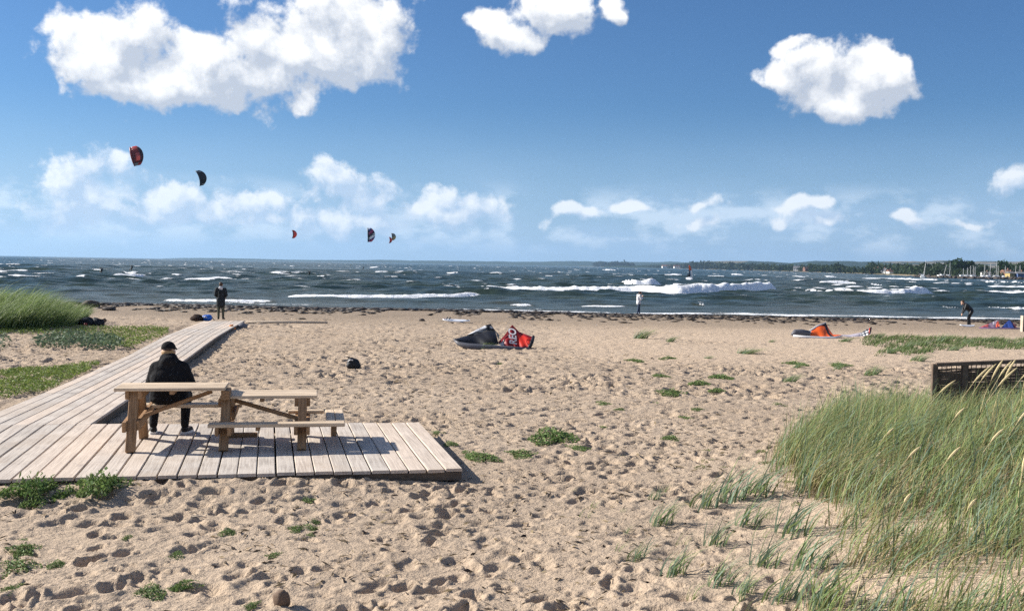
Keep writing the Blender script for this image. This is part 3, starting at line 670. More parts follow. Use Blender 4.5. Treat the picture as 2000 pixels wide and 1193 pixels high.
ridge('hills', 'rolling farmed hills behind the harbour', [(1180, 519.5), (1260, 516), (1330, 513), (1395, 508), (1440, 507), (1490, 509), (1545, 511), (1600, 507.5), (1640, 506.5), (1700, 508.5), (1780, 508), (1830, 506), (1890, 506.5), (1950, 507.5), (2000, 506), (2100, 505), (2250, 507), (2400, 510)], 4700, 1500, 0, 311, 0.06)
# near shore of the bay: flat meadow with a sandy edge
SHR = [(1130, 519.8, 6200), (1250, 0, 4300), (1340, 0, 3300), (1420, 0, 2600), (1500, 0, 1950), (1600, 0, 1430), (1700, 0, 1050), (1780, 0, 760), (1830, 0, 640), (1900, 0, 600), (2000, 0, 590), (2150, 0, 580), (2400, 0, 560)]
xs = np.arange(1130, 2400, 4.0); R = 12; V = np.zeros((R, len(xs), 3))
for j, px in enumerate(xs):
    d = np.exp(np.interp(px, [q[0] for q in SHR], np.log([q[2] for q in SHR]))) * (1 + 0.02 * float(perlin(np.array(px / 25.), np.array(.5), 5)))
    u = ray(px, 520); u = u.x / u.y
    for i in range(R):
        y = d * (1 + 0.07 * i) + (i / (R - 1)) ** 2 * 2600; hgt = [-0.6, 0.7, 1.2, 1.7, 2.2, 2.8, 3.3, 4, 5, 6, 7, 8][i]
        V[i, j] = (u * y, y, hgt * (0.85 + 0.3 * float(perlin(np.array(px / 30.), np.array(i * .7), 6))))
far_land = tag(link('far_shore', npmesh('far_shore', V.reshape(-1, 3), gridfaces(R, len(xs))), M_SHORE, smooth=True), 'flat meadow and sandy edge on the far side of the bay', kind='structure')
def shore_y(px): return math.exp(np.interp(px, [q[0] for q in SHR], np.log([q[2] for q in SHR])))
def shore_pt(px, back, z):
    d = shore_y(px) * back; u = ray(px, 520); return Vector((u.x / u.y * d, d, z))

# tree belts: crowns made of many leaf-clump faces
def crown_cloud(centres, n, size, rgb, seed):
    """many small leaf-clump triangles spread through ellipsoidal crowns; returns V, F, colours"""
    g = np.random.RandomState(seed); C = np.array([c[0] for c in centres]); Rr = np.array([c[1] for c in centres])
    k = len(centres) * n; idx = np.repeat(np.arange(len(centres)), n)
    v = g.normal(size=(k, 3)); v /= np.linalg.norm(v, axis=1)[:, None]; v *= (0.55 + 0.5 * g.rand(k)[:, None] ** 0.5)
    lump = 1 + 0.25 * np.sin(v[:, 0] * 5 + idx) * np.sin(v[:, 1] * 5 + idx * 1.7) + 0.2 * np.sin(v[:, 2] * 7 + idx)
    p = C[idx] + v * Rr[idx] * lump[:, None]
    s = size * Rr[idx, :1].repeat(3, 1)
    a = g.normal(size=(k, 3)) * s; b = g.normal(size=(k, 3)) * s
    V = np.stack([p - a * .6 - b * .4, p + a - b * .3, p + b], 1).reshape(-1, 3); F = np.arange(k * 3).reshape(-1, 3)
    col = np.array(rgb)[None, :] * (0.75 + 0.55 * g.rand(k))[:, None] * (1 + 0.25 * (g.rand(len(centres)) - .5))[idx][:, None]
    return V, F, np.repeat(col, 3, 0)
def belt(label, spans, rgb, seed, n=70):
    g = np.random.RandomState(seed); cs = []
    for (x0, x1, back, hpx, step) in spans:
        px = x0
        while px < x1:
            p = shore_pt(px, back * g.uniform(0.95, 1.05), 2.0); h = hpx(px) * p.y / PX * g.uniform(0.62, 1.0); w = h * g.uniform(0.38, 0.6)
            cs.append(((p.x, p.y, 1.0 + h * 0.52), (w, w, h * 0.5))); px += step * g.uniform(0.6, 1.4)
    V, F, c = crown_cloud(cs, n, 0.30, rgb, seed)
    return tag(link('tree_belt', npmesh('tree_belt', V, F, c), M_LEAF), label, 'trees', kind='stuff')
lin = lambda *pts: (lambda x: np.interp(x, [p[0] for p in pts], [p[1] for p in pts]))
belt('dark square wood standing alone on the far shore', [(1160, 1238, 1.03, lin((1158, 8), (1170, 10.5), (1238, 11)), 2.2)], (0.030, 0.042, 0.024), 1, 60)
belt('dark wood along the far shore beside the windsurfer', [(1258, 1310, 1.04, lin((1258, 5), (1310, 7)), 4), (1310, 1470, 1.06, lin((1310, 8), (1345, 13), (1400, 14), (1440, 13), (1470, 12)), 2.2)], (0.030, 0.046, 0.024), 2, 60)
belt('mixed green trees behind the meadow', [(1470, 1640, 1.10, lin((1470, 12), (1500, 13), (1560, 12), (1640, 17)), 3), (1560, 1720, 1.05, lin((1560, 9), (1640, 13), (1720, 14)), 4), (1700, 1830, 1.25, lin((1700, 20), (1760, 20), (1830, 21)), 4)], (0.036, 0.058, 0.024), 3)
belt('tall mixed trees behind the harbour', [(1790, 2250, 1.32, lin((1790, 19), (1860, 27), (1885, 25), (1940, 20), (2000, 24), (2250, 24)), 4.5), (1740, 2000, 1.15, lin((1740, 10), (1860, 16), (2000, 14)), 7)], (0.034, 0.056, 0.022), 4)
M_BARK = plain('bark', (0.07, 0.055, 0.04), 0.9)
def tree(px, back, hpx, wpx, rgb, label, seed):
    p = shore_pt(px, back, 2.0); h = hpx / PX * p.y; w = wpx / PX * p.y / 2; g = np.random.RandomState(seed)
    t = empty('tree', p, label, 'tree', 'trees behind the harbour')
    mb = MB(); mb.tube([(0, 0, -0.5), (0.1, 0, h * 0.25), (0, 0.1, h * 0.7)], [h * 0.03, h * 0.024, h * 0.008])
    for k in range(4): a = k * 1.7; mb.tube([(0, 0, h * (0.22 + 0.08 * k)), (math.cos(a) * w * 0.6, math.sin(a) * w * 0.6, h * (0.45 + 0.09 * k))], [h * 0.014, h * 0.005], 5)
    mb.build('trunk', M_BARK, t)
    cs = [((g.uniform(-.5, .5) * w, g.uniform(-.5, .5) * w, h * g.uniform(0.42, 0.82)), (w * g.uniform(.4, .6),) * 2 + (h * g.uniform(.14, .22),)) for k in range(9)]
    V, F, c = crown_cloud(cs, 60, 0.26, rgb, seed); link('crown', npmesh('crown', V, F, c), M_LEAF, t)
tree(1867, 1.20, 33, 30, (0.030, 0.060, 0.022), 'tall dark broad tree behind the harbour masts', 11)
tree(1893, 1.22, 29, 26, (0.034, 0.056, 0.024), 'rounded tree right of the tall dark tree at the harbour', 12)
tree(1957, 1.18, 30, 24, (0.034, 0.070, 0.022), 'bright green tree between masts near the harbour sheds', 13)
tree(1995, 1.20, 28, 26, (0.034, 0.060, 0.024), 'green tree above the harbour sheds at the edge of view', 14)
tree(1768, 1.25, 19, 20, (0.036, 0.062, 0.026), 'rounded tree behind the white house on the meadow', 15)
tree(1645, 1.10, 14, 14, (0.036, 0.05, 0.026), 'small dark tree on the meadow shore', 16)

M_WALLW = plain('white_render', (0.78, 0.77, 0.74), 0.8, 0.05, 0.5); M_WALLR = plain('red_brick_wall', (0.22, 0.12, 0.09), 0.85, 0.1, 0.5); M_WALLY = plain('yellow_boards', (0.42, 0.31, 0.13), 0.8, 0.1, 0.5)
M_WALLB = plain('blue_boards', (0.10, 0.15, 0.30), 0.8, 0.1, 0.5); M_WALLG = plain('grey_boards', (0.24, 0.24, 0.25), 0.8, 0.1, 0.5)
M_ROOFR = plain('tile_roof', (0.22, 0.12, 0.085), 0.85, 0.15, 0.6); M_ROOFG = plain('grey_roof', (0.17, 0.17, 0.18), 0.8, 0.12, 0.5)
M_GLASS = plain('dark_window', (0.03, 0.035, 0.045), 0.2, 0.1, 1.0, 0.5); M_DOOR = plain('painted_door', (0.10, 0.07, 0.05), 0.6, 0.1, 1)
def house(px, back, wpx, hpx, wall, roof, label, rot=0.2, gable=0.45, zb=2.0, nwin=3, group='houses on the far shore'):
    p = shore_pt(px, back, zb); sc = p.y / PX; w = wpx * sc; h = hpx * sc; wh = h * (1 - gable); d = max(5.0, w * 0.55)
    o = empty('house', p, label, 'house', group, rot=(0, 0, rot))
    MB().box((0, 0, wh / 2 - 0.3), (w, d, wh + 0.6)).build('wall', wall, o)
    mb = MB(); b = mb.bm; e = 0.35
    P = [(-w / 2 - e, -d / 2 - e, wh - 0.05), (w / 2 + e, -d / 2 - e, wh - 0.05), (w / 2 + e, d / 2 + e, wh - 0.05), (-w / 2 - e, d / 2 + e, wh - 0.05), (-w / 2 - e, 0, h), (w / 2 + e, 0, h)]
    v = [b.verts.new(q) for q in P]
    for f in ((0, 1, 5, 4), (2, 3, 4, 5), (0, 4, 3), (1, 2, 5), (0, 3, 2, 1)): b.faces.new([v[i] for i in f])
    r = mb.build('roof', roof, o)
    MB().box((w * 0.2, 0, h + 0.25), (0.7, 0.7, 1.5)).build('chimney', M_ROOFR, r)
    for k in range(nwin):
        x = -w / 2 + w * (k + 0.5) / nwin
        MB().box((x, -d / 2 - 0.03, wh * 0.55), (w / nwin * 0.42, 0.1, wh * 0.4)).build('door' if (k == 1 and nwin > 2) else 'window', M_DOOR if (k == 1 and nwin > 2) else M_GLASS, o)
    return o
house(1301, 1.03, 16, 6, M_WALLW, M_ROOFR, 'pale long house at the edge of the far wood', 0.1, 0.5)
house(1322, 1.03, 12, 6, M_WALLW, M_ROOFR, 'small white house with red roof next to the windsurfer sail', 0.2, 0.5)
house(1556, 1.06, 12, 9, M_WALLW, M_ROOFG, 'white house with grey roof among the far trees', -0.4, 0.5)
house(1577, 1.04, 15, 8, M_WALLR, M_ROOFR, 'red brick house on the meadow shore', 0.3, 0.5)
house(1713, 1.13, 14, 10, M_WALLR, M_ROOFR, 'brick house behind the white house on the meadow', 0.5, 0.5)
house(1726, 1.08, 13, 9, M_WALLW, M_ROOFG, 'white house with dark gable above the meadow', -0.9, 0.5)
house(1738, 1.09, 9, 7, M_WALLW, M_ROOFR, 'low annexe right of the white house on the meadow', 0.3, 0.6)
house(1587, 1.3, 8, 8, M_WALLW, M_ROOFR, 'distant pale house among trees left of the meadow', 0.2, 0.5)
house(1966, 1.10, 16, 12, M_WALLR, M_ROOFR, 'brown brick harbour house behind the masts', 0.1, 0.35)
house(1973, 1.02, 10, 9, M_WALLY, M_ROOFG, 'small yellow harbour hut at the quay', 0.1, 0.35)
house(1993, 1.02, 17, 9, M_WALLB, M_ROOFG, 'dark blue harbour shed beside the yellow hut', 0.0, 0.4)
house(2030, 1.02, 24, 10, M_WALLG, M_ROOFG, 'grey harbour shed at the end of the quay', 0.0, 0.4)
house(1926, 1.12, 14, 7, M_WALLW, M_ROOFG, 'white flat harbour building between the masts', 0.0, 0.2)
# breakwater of dark stones in front of the harbour
M_ROCK = plain('dark_stone', (0.075, 0.062, 0.055), 0.85, 0.3, 3.0, 0.25, 0.03)
g = np.random.RandomState(8); Vv = []; Ff = []; n0 = 0
ico = bmesh.new(); bmesh.ops.create_icosphere(ico, subdivisions=1, radius=1.0); IV = np.array([v.co[:] for v in ico.verts]); IF = np.array([[v.index for v in f.verts] for f in ico.faces]); ico.free()
def stones(pts, rad, seed, flat=0.7):
    g = np.random.RandomState(seed); VV = []; FF = []
    for k, (p, r) in enumerate(zip(pts, rad)):
        q = IV * (1 + 0.28 * g.normal(size=(len(IV), 1))) * np.array([r * g.uniform(.8, 1.5), r * g.uniform(.8, 1.2), r * flat * g.uniform(.7, 1.2)])
        a = g.rand() * 6.28; ca, sa = math.cos(a), math.sin(a); q = q @ np.array([[ca, sa, 0], [-sa, ca, 0], [0, 0, 1]]); VV.append(q + np.array(p)); FF.append(IF + k * len(IV))
    return np.concatenate(VV), np.concatenate(FF)
pts = []; rr = []
for k in range(700):
    px = g.uniform(1788, 2080); d = np.interp(px, [1788, 1830, 1900, 2080], [640, 600, 575, 560]) + g.normal(0, 2.2); u = ray(px, 530)
    pts.append((u.x / u.y * d, d, g.uniform(-0.2, 1.0))); rr.append(g.uniform(0.6, 1.3))
V, F = stones(pts, rr, 3); tag(link('breakwater_stones', npmesh('breakwater', V, F), M_ROCK), 'long dark stone breakwater in front of the harbour', 'breakwater', kind='stuff')
M_HULLW = plain('white_hull', (0.80, 0.80, 0.80), 0.35, 0.03, 1, 0.5); M_HULLB = plain('blue_hull', (0.06, 0.09, 0.20), 0.35, 0.05, 1, 0.5); M_MAST = plain('mast_metal', (0.62, 0.61, 0.60), 0.4, 0.05, 1, 0.5)
def sailboat(px, d, toppx, label, heel=0.0, hull=M_HULLW, L=8.5, ang=0.4, zb=0.25, group='sailing boats with bare masts in the harbour'):
    u = ray(px, 530); p = Vector((u.x / u.y * d, d, zb)); H = aty(px, toppx, d).z - zb
    o = empty('sailboat', p, label, 'sailing boat', group, rot=(0, heel, 0))
    mb = MB(); b = mb.bm; rings = []
    for f in np.linspace(-1, 1, 9):
        w = 1.35 * (1 - max(f, 0) ** 2.2) * (1 - 0.25 * max(-f, 0)); x = f * L / 2; sh = 0.9 + 0.35 * max(f, 0) ** 2
        rings.append([b.verts.new((x * math.cos(ang) - y * math.sin(ang), x * math.sin(ang) + y * math.cos(ang), zz)) for (y, zz) in ((-w, sh), (-w * 0.8, 0.1), (0, -0.5), (w * 0.8, 0.1), (w, sh))])
    for r0, r1 in zip(rings[:-1], rings[1:]):
        for k in range(4): b.faces.new((r0[k], r0[k + 1], r1[k + 1], r1[k]))
        b.faces.new((r0[4], r0[0], r1[0], r1[4]))
    b.faces.new(rings[0])
    mb.build('hull', hull, o)
    MB().box((-0.3, 0, 1.35), (3.0, 1.5, 0.8), Matrix.Rotation(ang, 4, 'Z'), 0.12).build('cabin', M_HULLW, o)
    MB().tube([(0.5, 0, 0.8), (0.5, 0, H)], [0.13, 0.09], 6).build('mast', M_MAST, o)
    mb = MB(); mb.tube([(0.5, 0, 2.0), (-3.0, -1.2, 2.1)], 0.07, 5); mb.build('boom', M_MAST, o)
    mb = MB(); c = math.cos(ang); s = math.sin(ang); mb.tube([(0.5, 0, H * 0.97), (L * .48 * c, L * .48 * s, 1.2)], 0.02, 4); mb.tube([(0.5, 0, H * 0.97), (-L * .48 * c, -L * .48 * s, 1.0)], 0.02, 4); mb.build('stay_wire', M_MAST, o)
    return o
sailboat(1802.5, 520, 507, 'white sailing yacht motoring in waves outside the harbour', 0.10, M_HULLW, 10, 1.2, 0.3)
MS = [(1841, 620, 516, 0.22), (1853.5, 615, 512, 0.0), (1880, 640, 524, 0), (1888, 630, 522, 0), (1894, 640, 519, 0), (1899.5, 625, 519, 0), (1903, 632, 520, 0), (1921, 640, 517, 0.03), (1931.5, 640, 515, 0.05), (1944.5, 630, 511, 0), (1948, 645, 519, 0), (1962, 640, 519, 0), (1981, 640, 518, 0.06), (1990.5, 640, 517, 0)]
NAMES = ['leaning bare mast boat left of the tallest harbour mast', 'boat with the thick pale mast standing apart in the harbour', 'boat with a short thin mast by the breakwater', 'boat with short mast, second of the close group', 'boat with mid-height mast in the close group', 'left boat of the twin masts', 'right boat of the twin masts', 'boat with mast beside the white harbour building', 'boat with slightly tilted mast right of the white building', 'boat with the very tall mast near the brick house', 'boat with shorter mast beside the very tall mast', 'boat with mast in front of the brick harbour house', 'boat with tilted mast in front of the yellow hut', 'boat with mast beside the blue shed']
for k, ((px, d, ty, he), nm) in enumerate(zip(MS, NAMES)): sailboat(px, d, ty, nm, he, M_HULLB if k % 4 == 2 else M_HULLW, 7.0 + (k % 3), 0.3 + 0.5 * (k % 2))

# ------------------------------------------------------------------ haze
hz = bpy.data.materials.new('moist_air'); hz.use_nodes = True; N = NT(hz.node_tree); N.n.clear()
pv = N.new('ShaderNodeVolumePrincipled'); pv.inputs['Color'].default_value = (0.45, 0.70, 1.0, 1); pv.inputs['Density'].default_value = HAZE; pv.inputs['Anisotropy'].default_value = 0.25
om = N.new('ShaderNodeOutputMaterial'); N.l.new(pv.outputs[0], om.inputs['Volume'])
tag(MB().box((0, 7200, 125), (24000, 15000, 264)).build('haze', hz), 'moist sea air over the bay', kind='stuff')
# ------------------------------------------------------------------ grasses and low plants
def blades(roots, h, w, lean, rgb, seed, seg=3, spread=0.35, wind=(0.8, 0.05), gust=None):
    """bent strips; roots (n,3), h heights, w widths; returns V, F(quads), colours"""
    g = np.random.RandomState(seed); n = len(roots); roots = np.asarray(roots, float)
    if gust is not None: lean = lean * (1 + 0.9 * perlin(gust[:, 0] * 1.3, gust[:, 1] * 1.3, 88)); h = np.asarray(h) * (1 + 0.55 * perlin(gust[:, 0] * 1.9, gust[:, 1] * 1.9, 89))
    h = np.asarray(h) * g.uniform(0.5, 1.2, n); az = g.rand(n) * 6.283
    d = np.stack([np.cos(az) * spread * g.rand(n), np.sin(az) * spread * g.rand(n)], 1) + np.array(wind)[None, :] * (lean * g.uniform(0.6, 1.3, n))[:, None]
    side_a = g.rand(n) * 3.1416; sx = np.cos(side_a); sy = np.sin(side_a); w = w * g.uniform(0.55, 1.6, n)
    V = np.zeros((n, seg + 1, 2, 3)); C = np.zeros((n, seg + 1, 2, 3))
    rgb = np.asarray(rgb, float); c0 = rgb[g.randint(0, len(rgb), n)] * g.uniform(0.75, 1.25, (n, 1))
    for k in range(seg + 1):
        t = k / seg; ww = w * (1 - t ** 1.5) * 0.5 + 0.0004
        px_ = roots[:, 0] + d[:, 0] * h * t ** 1.7; py_ = roots[:, 1] + d[:, 1] * h * t ** 1.7
        fall = np.hypot(d[:, 0], d[:, 1]); pz_ = roots[:, 2] - 0.02 + h * (t - 0.32 * np.minimum(fall, 1.6) * t ** 2.4)
        V[:, k, 0] = np.stack([px_ - sx * ww, py_ - sy * ww, pz_], 1); V[:, k, 1] = np.stack([px_ + sx * ww, py_ + sy * ww, pz_], 1)
        C[:, k] = (c0 * (0.9 + 0.2 * t))[:, None, :]
    i = np.arange(n * (seg + 1) * 2).reshape(n, seg + 1, 2)
    F = np.stack([i[:, :-1, 0], i[:, :-1, 1], i[:, 1:, 1], i[:, 1:, 0]], -1).reshape(-1, 4)
    return V.reshape(-1, 3), F, C.reshape(-1, 3)
def join(parts):
    V = []; F = []; C = []; n = 0
    for v, f, c in parts: V.append(v); F.append(f + n); C.append(c); n += len(v)
    return np.concatenate(V), np.concatenate(F), np.concatenate(C)
GREENS = [(0.22, 0.275, 0.09), (0.18, 0.245, 0.09), (0.27, 0.31, 0.105), (0.21, 0.28, 0.14), (0.15, 0.21, 0.075)]
BLUEG = [(0.20, 0.27, 0.18), (0.16, 0.23, 0.16), (0.23, 0.30, 0.20)]
STRAW = [(0.36, 0.29, 0.14), (0.30, 0.25, 0.11), (0.24, 0.22, 0.085), (0.42, 0.35, 0.19)]
g = np.random.RandomState(77)
# the big bank of marram grass on the dune
DP = [(1500, 905), (1560, 850), (1640, 815), (1720, 790), (1800, 768), (1850, 752), (2000, 742), (2350, 735), (2500, 1400), (1560, 1400), (1560, 1180), (1660, 1085), (1640, 1010), (1585, 965), (1530, 935)]
n = 150000; x = g.uniform(1.2, 11.5, n); y = g.uniform(4.6, 17.5, n); zz = H0(x, y)
qx, qy = project(np.stack([x, y, zz], 1)); den = fbm(x * 1.1, y * 1.1, 3, 431) + 0.08
ok = inpoly(qx + 60 * perlin(x * 1.1, y * 1.1, 402) + g.normal(0, 12, n), qy, DP) & (x > 0.16 * y - 0.3)
thick = sstep(1010, 930, qy + 0.02 * (qx - 1700)); keep = g.rand(n) < np.where(den > -0.30, 0.20 + 0.52 * np.clip(den + 0.3, 0, 1), 0.05) * (0.78 + 0.40 * thick)
ok &= keep; R_ = np.stack([x, y, zz], 1)[ok]; m = len(R_); th = thick[ok]; dn = den[ok]
kind = g.rand(m) + 0.25 * perlin(R_[:, 0] * 0.9, R_[:, 1] * 0.9, 403)
parts = []
for sel, pal, hh, ww, sd in ((kind < 0.46, GREENS, 0.50, 0.0095, 1), ((kind >= 0.46) & (kind < 0.62), BLUEG, 0.46, 0.012, 2), (kind >= 0.62, STRAW, 0.46, 0.0065, 3)):
    parts.append(blades(R_[sel], hh * (0.92 + 0.52 * th[sel]) * (0.85 + 0.4 * np.clip(dn[sel], -0.4, 0.5)), ww, 1.0, pal, 500 + sd, 3, 0.75, (0.58, 0.08), R_[sel]))
fl = R_[g.rand(m) < 0.45] + np.concatenate([g.normal(0, 0.08, (m, 2)), np.zeros((m, 1))], 1)[:1]; fl[:, 2] = H0(fl[:, 0], fl[:, 1])
parts.append(blades(fl, 0.17, 0.007, 1.0, [(0.26, 0.20, 0.10), (0.20, 0.15, 0.075), (0.33, 0.27, 0.15)], 540, 3, 1.6, (0.5, 0.0)))      # dead straw at the foot
V, F, C_ = join(parts)
tag(link('dune_grass', npmesh('dune_grass', V, F, C_), M_GRASS), 'thick green marram grass leaning in the wind on the dune', 'grass', kind='stuff')
# pale seed heads standing above it
mb_parts = []; M_SEED = plain('dry_seed_head', (0.56, 0.45, 0.25), 0.8, 0.15, 20)
def seedhead(px, py, hpx, lean, yy, label):
    p = aty(px, py, yy); z0 = float(H0(p.x, p.y)); hgt = max(0.3, p.z - z0 + hpx / PX * yy)
    o = empty('seed_stalk', (p.x, p.y, z0), label, 'grass stalk', 'seed stalks above the dune grass')
    pts = [(lean * hgt * t ** 2, 0.03 * t, hgt * (t - 0.10 * abs(lean) * t ** 3)) for t in (0, 0.3, 0.55, 0.75)]
    MB().tube(pts, [0.0045, 0.004, 0.0035, 0.003], 5).build('stem', M_SEED, o)
    a = Vector(pts[-1]); pts = [(lean * hgt * t ** 2, 0.03 * t, hgt * (t - 0.10 * abs(lean) * t ** 3)) for t in (0.745, 0.82, 0.9, 0.96, 1.0)]
    MB().tube(pts, [0.004, 0.012, 0.013, 0.009, 0.002], 6).build('seed_head', M_SEED, o)
SH = [(1862, 745, 38, 0.5, 12.5), (1883, 735, 32, 0.45, 12.8), (1905, 748, 40, 0.5, 11.5), (1912, 742, 46, 0.3, 12), (1922, 720, 22, 0.4, 13), (1938, 735, 40, 0.3, 12), (1950, 738, 40, 0.55, 12.2), (1985, 730, 45, 0.35, 11.5), (1993, 728, 48, 0.15, 11.8), (1797, 762, 28, 0.6, 13), (1700, 860, 30, 0.5, 11), (1745, 900, 35, 0.55, 10), (1820, 905, 40, 0.5, 9.5), (1695, 905, 25, 0.4, 10.5), (1988, 940, 60, 0.12, 8.2), (1872, 1010, 40, 0.4, 8.0), (1840, 820, 30, 0.5, 11.5), (1960, 830, 40, 0.45, 10.5), (1905, 870, 40, 0.5, 10), (1750, 990, 30, 0.4, 8.6)]
for q in SH: seedhead(*q, 'pale bent seed stalk rising above the dune grass')
# tall grass on the bank at the left
n = 42000; x = g.uniform(-28, -14.0, n); y = g.uniform(34.5, 44, n); zz = H0(x, y); qx, qy = project(np.stack([x, y, zz], 1))
LP = [(-200, 570), (60, 575), (110, 592), (150, 604), (165, 612), (172, 622), (150, 636), (100, 642), (-200, 652)]
ok = inpoly(qx, qy, LP); R_ = np.stack([x, y, zz], 1)[ok]; tall = 0.55 + 0.45 * sstep(180, 30, qx[ok])
V, F, C_ = blades(R_, 1.15 * tall * np.where(g.rand(len(R_)) < 0.12, 1.25, 1.0) * (0.65 + 0.5 * g.rand(len(R_))) * (1 + 0.35 * perlin(R_[:, 0] * 0.5, R_[:, 1] * 0.5, 9)), 0.024, 1.0, [(0.17, 0.24, 0.08), (0.20, 0.27, 0.09), (0.13, 0.19, 0.065), (0.29, 0.34, 0.15)], 611, 3, 0.3, (0.75, 0.0))
tag(link('bank_grass', npmesh('bank_grass', V, F, C_), M_GRASS), 'tall lush grass bent by wind on the bank left of the boardwalk', 'grass', kind='stuff')
# low plants: many small leaves in a clump
def leaves(P, size, rgb, seed, up=0.6):
    g = np.random.RandomState(seed); n = len(P); a = g.normal(size=(n, 3)); a[:, 2] *= 0.5; a /= np.linalg.norm(a, axis=1)[:, None]
    u = np.zeros((n, 3)); u[:, 2] = 1; u += g.normal(size=(n, 3)) * 0.6; b = np.cross(a, u); b /= np.linalg.norm(b, axis=1)[:, None]
    s = size * g.uniform(0.6, 1.4, (n, 1)); V = np.stack([P - a * s, P - b * s * 0.42, P + a * s, P + b * s * 0.42], 1).reshape(-1, 3)
    rgb = np.asarray(rgb); c = rgb[g.randint(0, len(rgb), n)] * g.uniform(0.7, 1.35, (n, 1))
    return V, np.arange(n * 4).reshape(-1, 4), np.repeat(c, 4, 0)
WEED = [(0.12, 0.19, 0.055), (0.15, 0.22, 0.065), (0.095, 0.155, 0.05), (0.19, 0.24, 0.085)]; SUCC = [(0.16, 0.20, 0.055), (0.12, 0.16, 0.05), (0.20, 0.21, 0.07)]
def weed_mesh(k, pal, n=420, size=0.05):
    g = np.random.RandomState(900 + k); r = np.sqrt(g.rand(n)) ; a = g.rand(n) * 6.283; lob = 0.78 + 0.2 * np.sin(a * 3 + k) + 0.12 * np.sin(a * 5 + 2 * k)
    P = np.stack([r * np.cos(a) * lob, r * np.sin(a) * lob, np.abs(g.normal(0, 0.13, n)) * (1.1 - r) + 0.03 + 0.05 * g.rand(n)], 1)
    A_ = np.linspace(0, 6.283, 27)[:-1] + g.normal(0, 0.05, 26); E_ = np.stack([np.cos(A_), np.sin(A_), 0 * A_ + 0.07], 1) * g.uniform(0.6, 0.95, (26, 1)); Q_ = np.stack([-np.sin(A_), np.cos(A_), 0 * A_], 1) * 0.016
    st = np.stack([-Q_ + [0, 0, 0.02], Q_ + [0, 0, 0.02], E_ + Q_ * 0.6, E_ - Q_ * 0.6], 1).reshape(-1, 3)      # runners
    me = npmesh('weed', *join([leaves(P, size, pal, 30 + k), (st, np.arange(104).reshape(-1, 4), np.tile(np.array([[0.14, 0.13, 0.05]]), (104, 1)))])); me.materials.append(M_LEAF); return me
WM = [weed_mesh(k, WEED, 800, 0.062) for k in range(5)]; SM = [weed_mesh(10 + k, SUCC, 120, 0.10) for k in range(2)]
def sandz(x, y): return float(SANDZ[np.clip(np.searchsorted(SANDY, y), 0, len(SANDY) - 1), np.clip(np.searchsorted(SANDU, x / max(y, 4.5)), 0, len(SANDU) - 1)])
def put(name, me, px, py, wpx, label, cat, group, flat=1.0, yrat=1.0):
    p = ground(px, py); p.z = sandz(p.x, p.y); o = bpy.data.objects.new(name, me); COL.objects.link(o); r = wpx / PX * p.y / 2
    o.location = p + Vector((0, 0, -0.01)); o.scale = (r, r * yrat, r * flat); o.rotation_euler = (0, 0, random.uniform(-0.5, 0.5))
    return tag(o, label, cat, group)
WG = 'low green weeds growing in the sand'
for k, (px, py, w, lb) in enumerate([
    (196, 958, 110, 'largest bushy green weed against the front edge of the deck'), (132, 962, 74, 'bushy weed left of the largest one at the deck edge'), (58, 962, 104, 'wide green weed under the deck corner at the edge of view'), (70, 982, 60, 'small weed below the wide deck-corner weed'),
    (42, 1052, 44, None), (45, 1076, 70, None), (40, 1108, 100, None), (110, 1104, 40, None), (20, 1150, 50, None), (292, 1155, 78, 'dense dark green weed in the near sand'), (360, 1142, 62, 'loose weed right of the dense dark green one'), (334, 1150, 40, None), (442, 1042, 44, None), (343, 1085, 46, None),
    (535, 1085, 38, None), (578, 1034, 40, None), (606, 1028, 44, None), (612, 1016, 34, None), (605, 1045, 30, None), (488, 1182, 40, None), (250, 1052, 30, None), (600, 975, 34, None),
    (1080, 856, 120, 'widest flat green weed right of the deck'), (935, 893, 76, 'flat weed nearest the deck corner'), (962, 897, 40, None), (1018, 887, 72, 'flat weed between the deck corner and the widest weed'), (1000, 882, 40, None), (1130, 876, 44, None), (1216, 888, 36, None), (1310, 858, 46, None), (1310, 770, 66, None), (1285, 785, 44, None), (1178, 788, 44, None), (1366, 750, 56, None), (1408, 738, 60, None), (1362, 800, 34, None),
    (855, 846, 30, None), (880, 868, 36, None), (975, 708, 22, None), (1290, 735, 40, None), (1240, 705, 40, None), (1305, 700, 44, None), (1180, 835, 26, None), (1400, 765, 44, None), (1250, 660, 20, None), (1555, 712, 50, None), (1640, 715, 50, None), (1520, 790, 40, None), (1210, 800, 30, None), (1340, 815, 34, None)]):
    put('weed', WM[k % 5], px, py, w, lb or ('small low green weed in the sand in front of the deck' if py > 940 else 'small low green weed in the sand right of the deck'), 'weed', WG, (2.3 if py < 990 and px < 300 and py > 950 else 1.4) if py > 900 else 1.0, 1.7)
for k, (px, py, w) in enumerate([(1452, 897, 60), (1492, 882, 46), (1388, 898, 46), (1385, 880, 40), (1372, 912, 44), (1415, 912, 30), (1500, 905, 40), (1545, 940, 44), (1530, 975, 36), (1560, 985, 40)]):
    put('succulent', SM[k % 2], px, py, w, 'small yellow-green fleshy plant on the sand beside the dune grass', 'plant', 'fleshy beach plants', 0.8, 1.2)
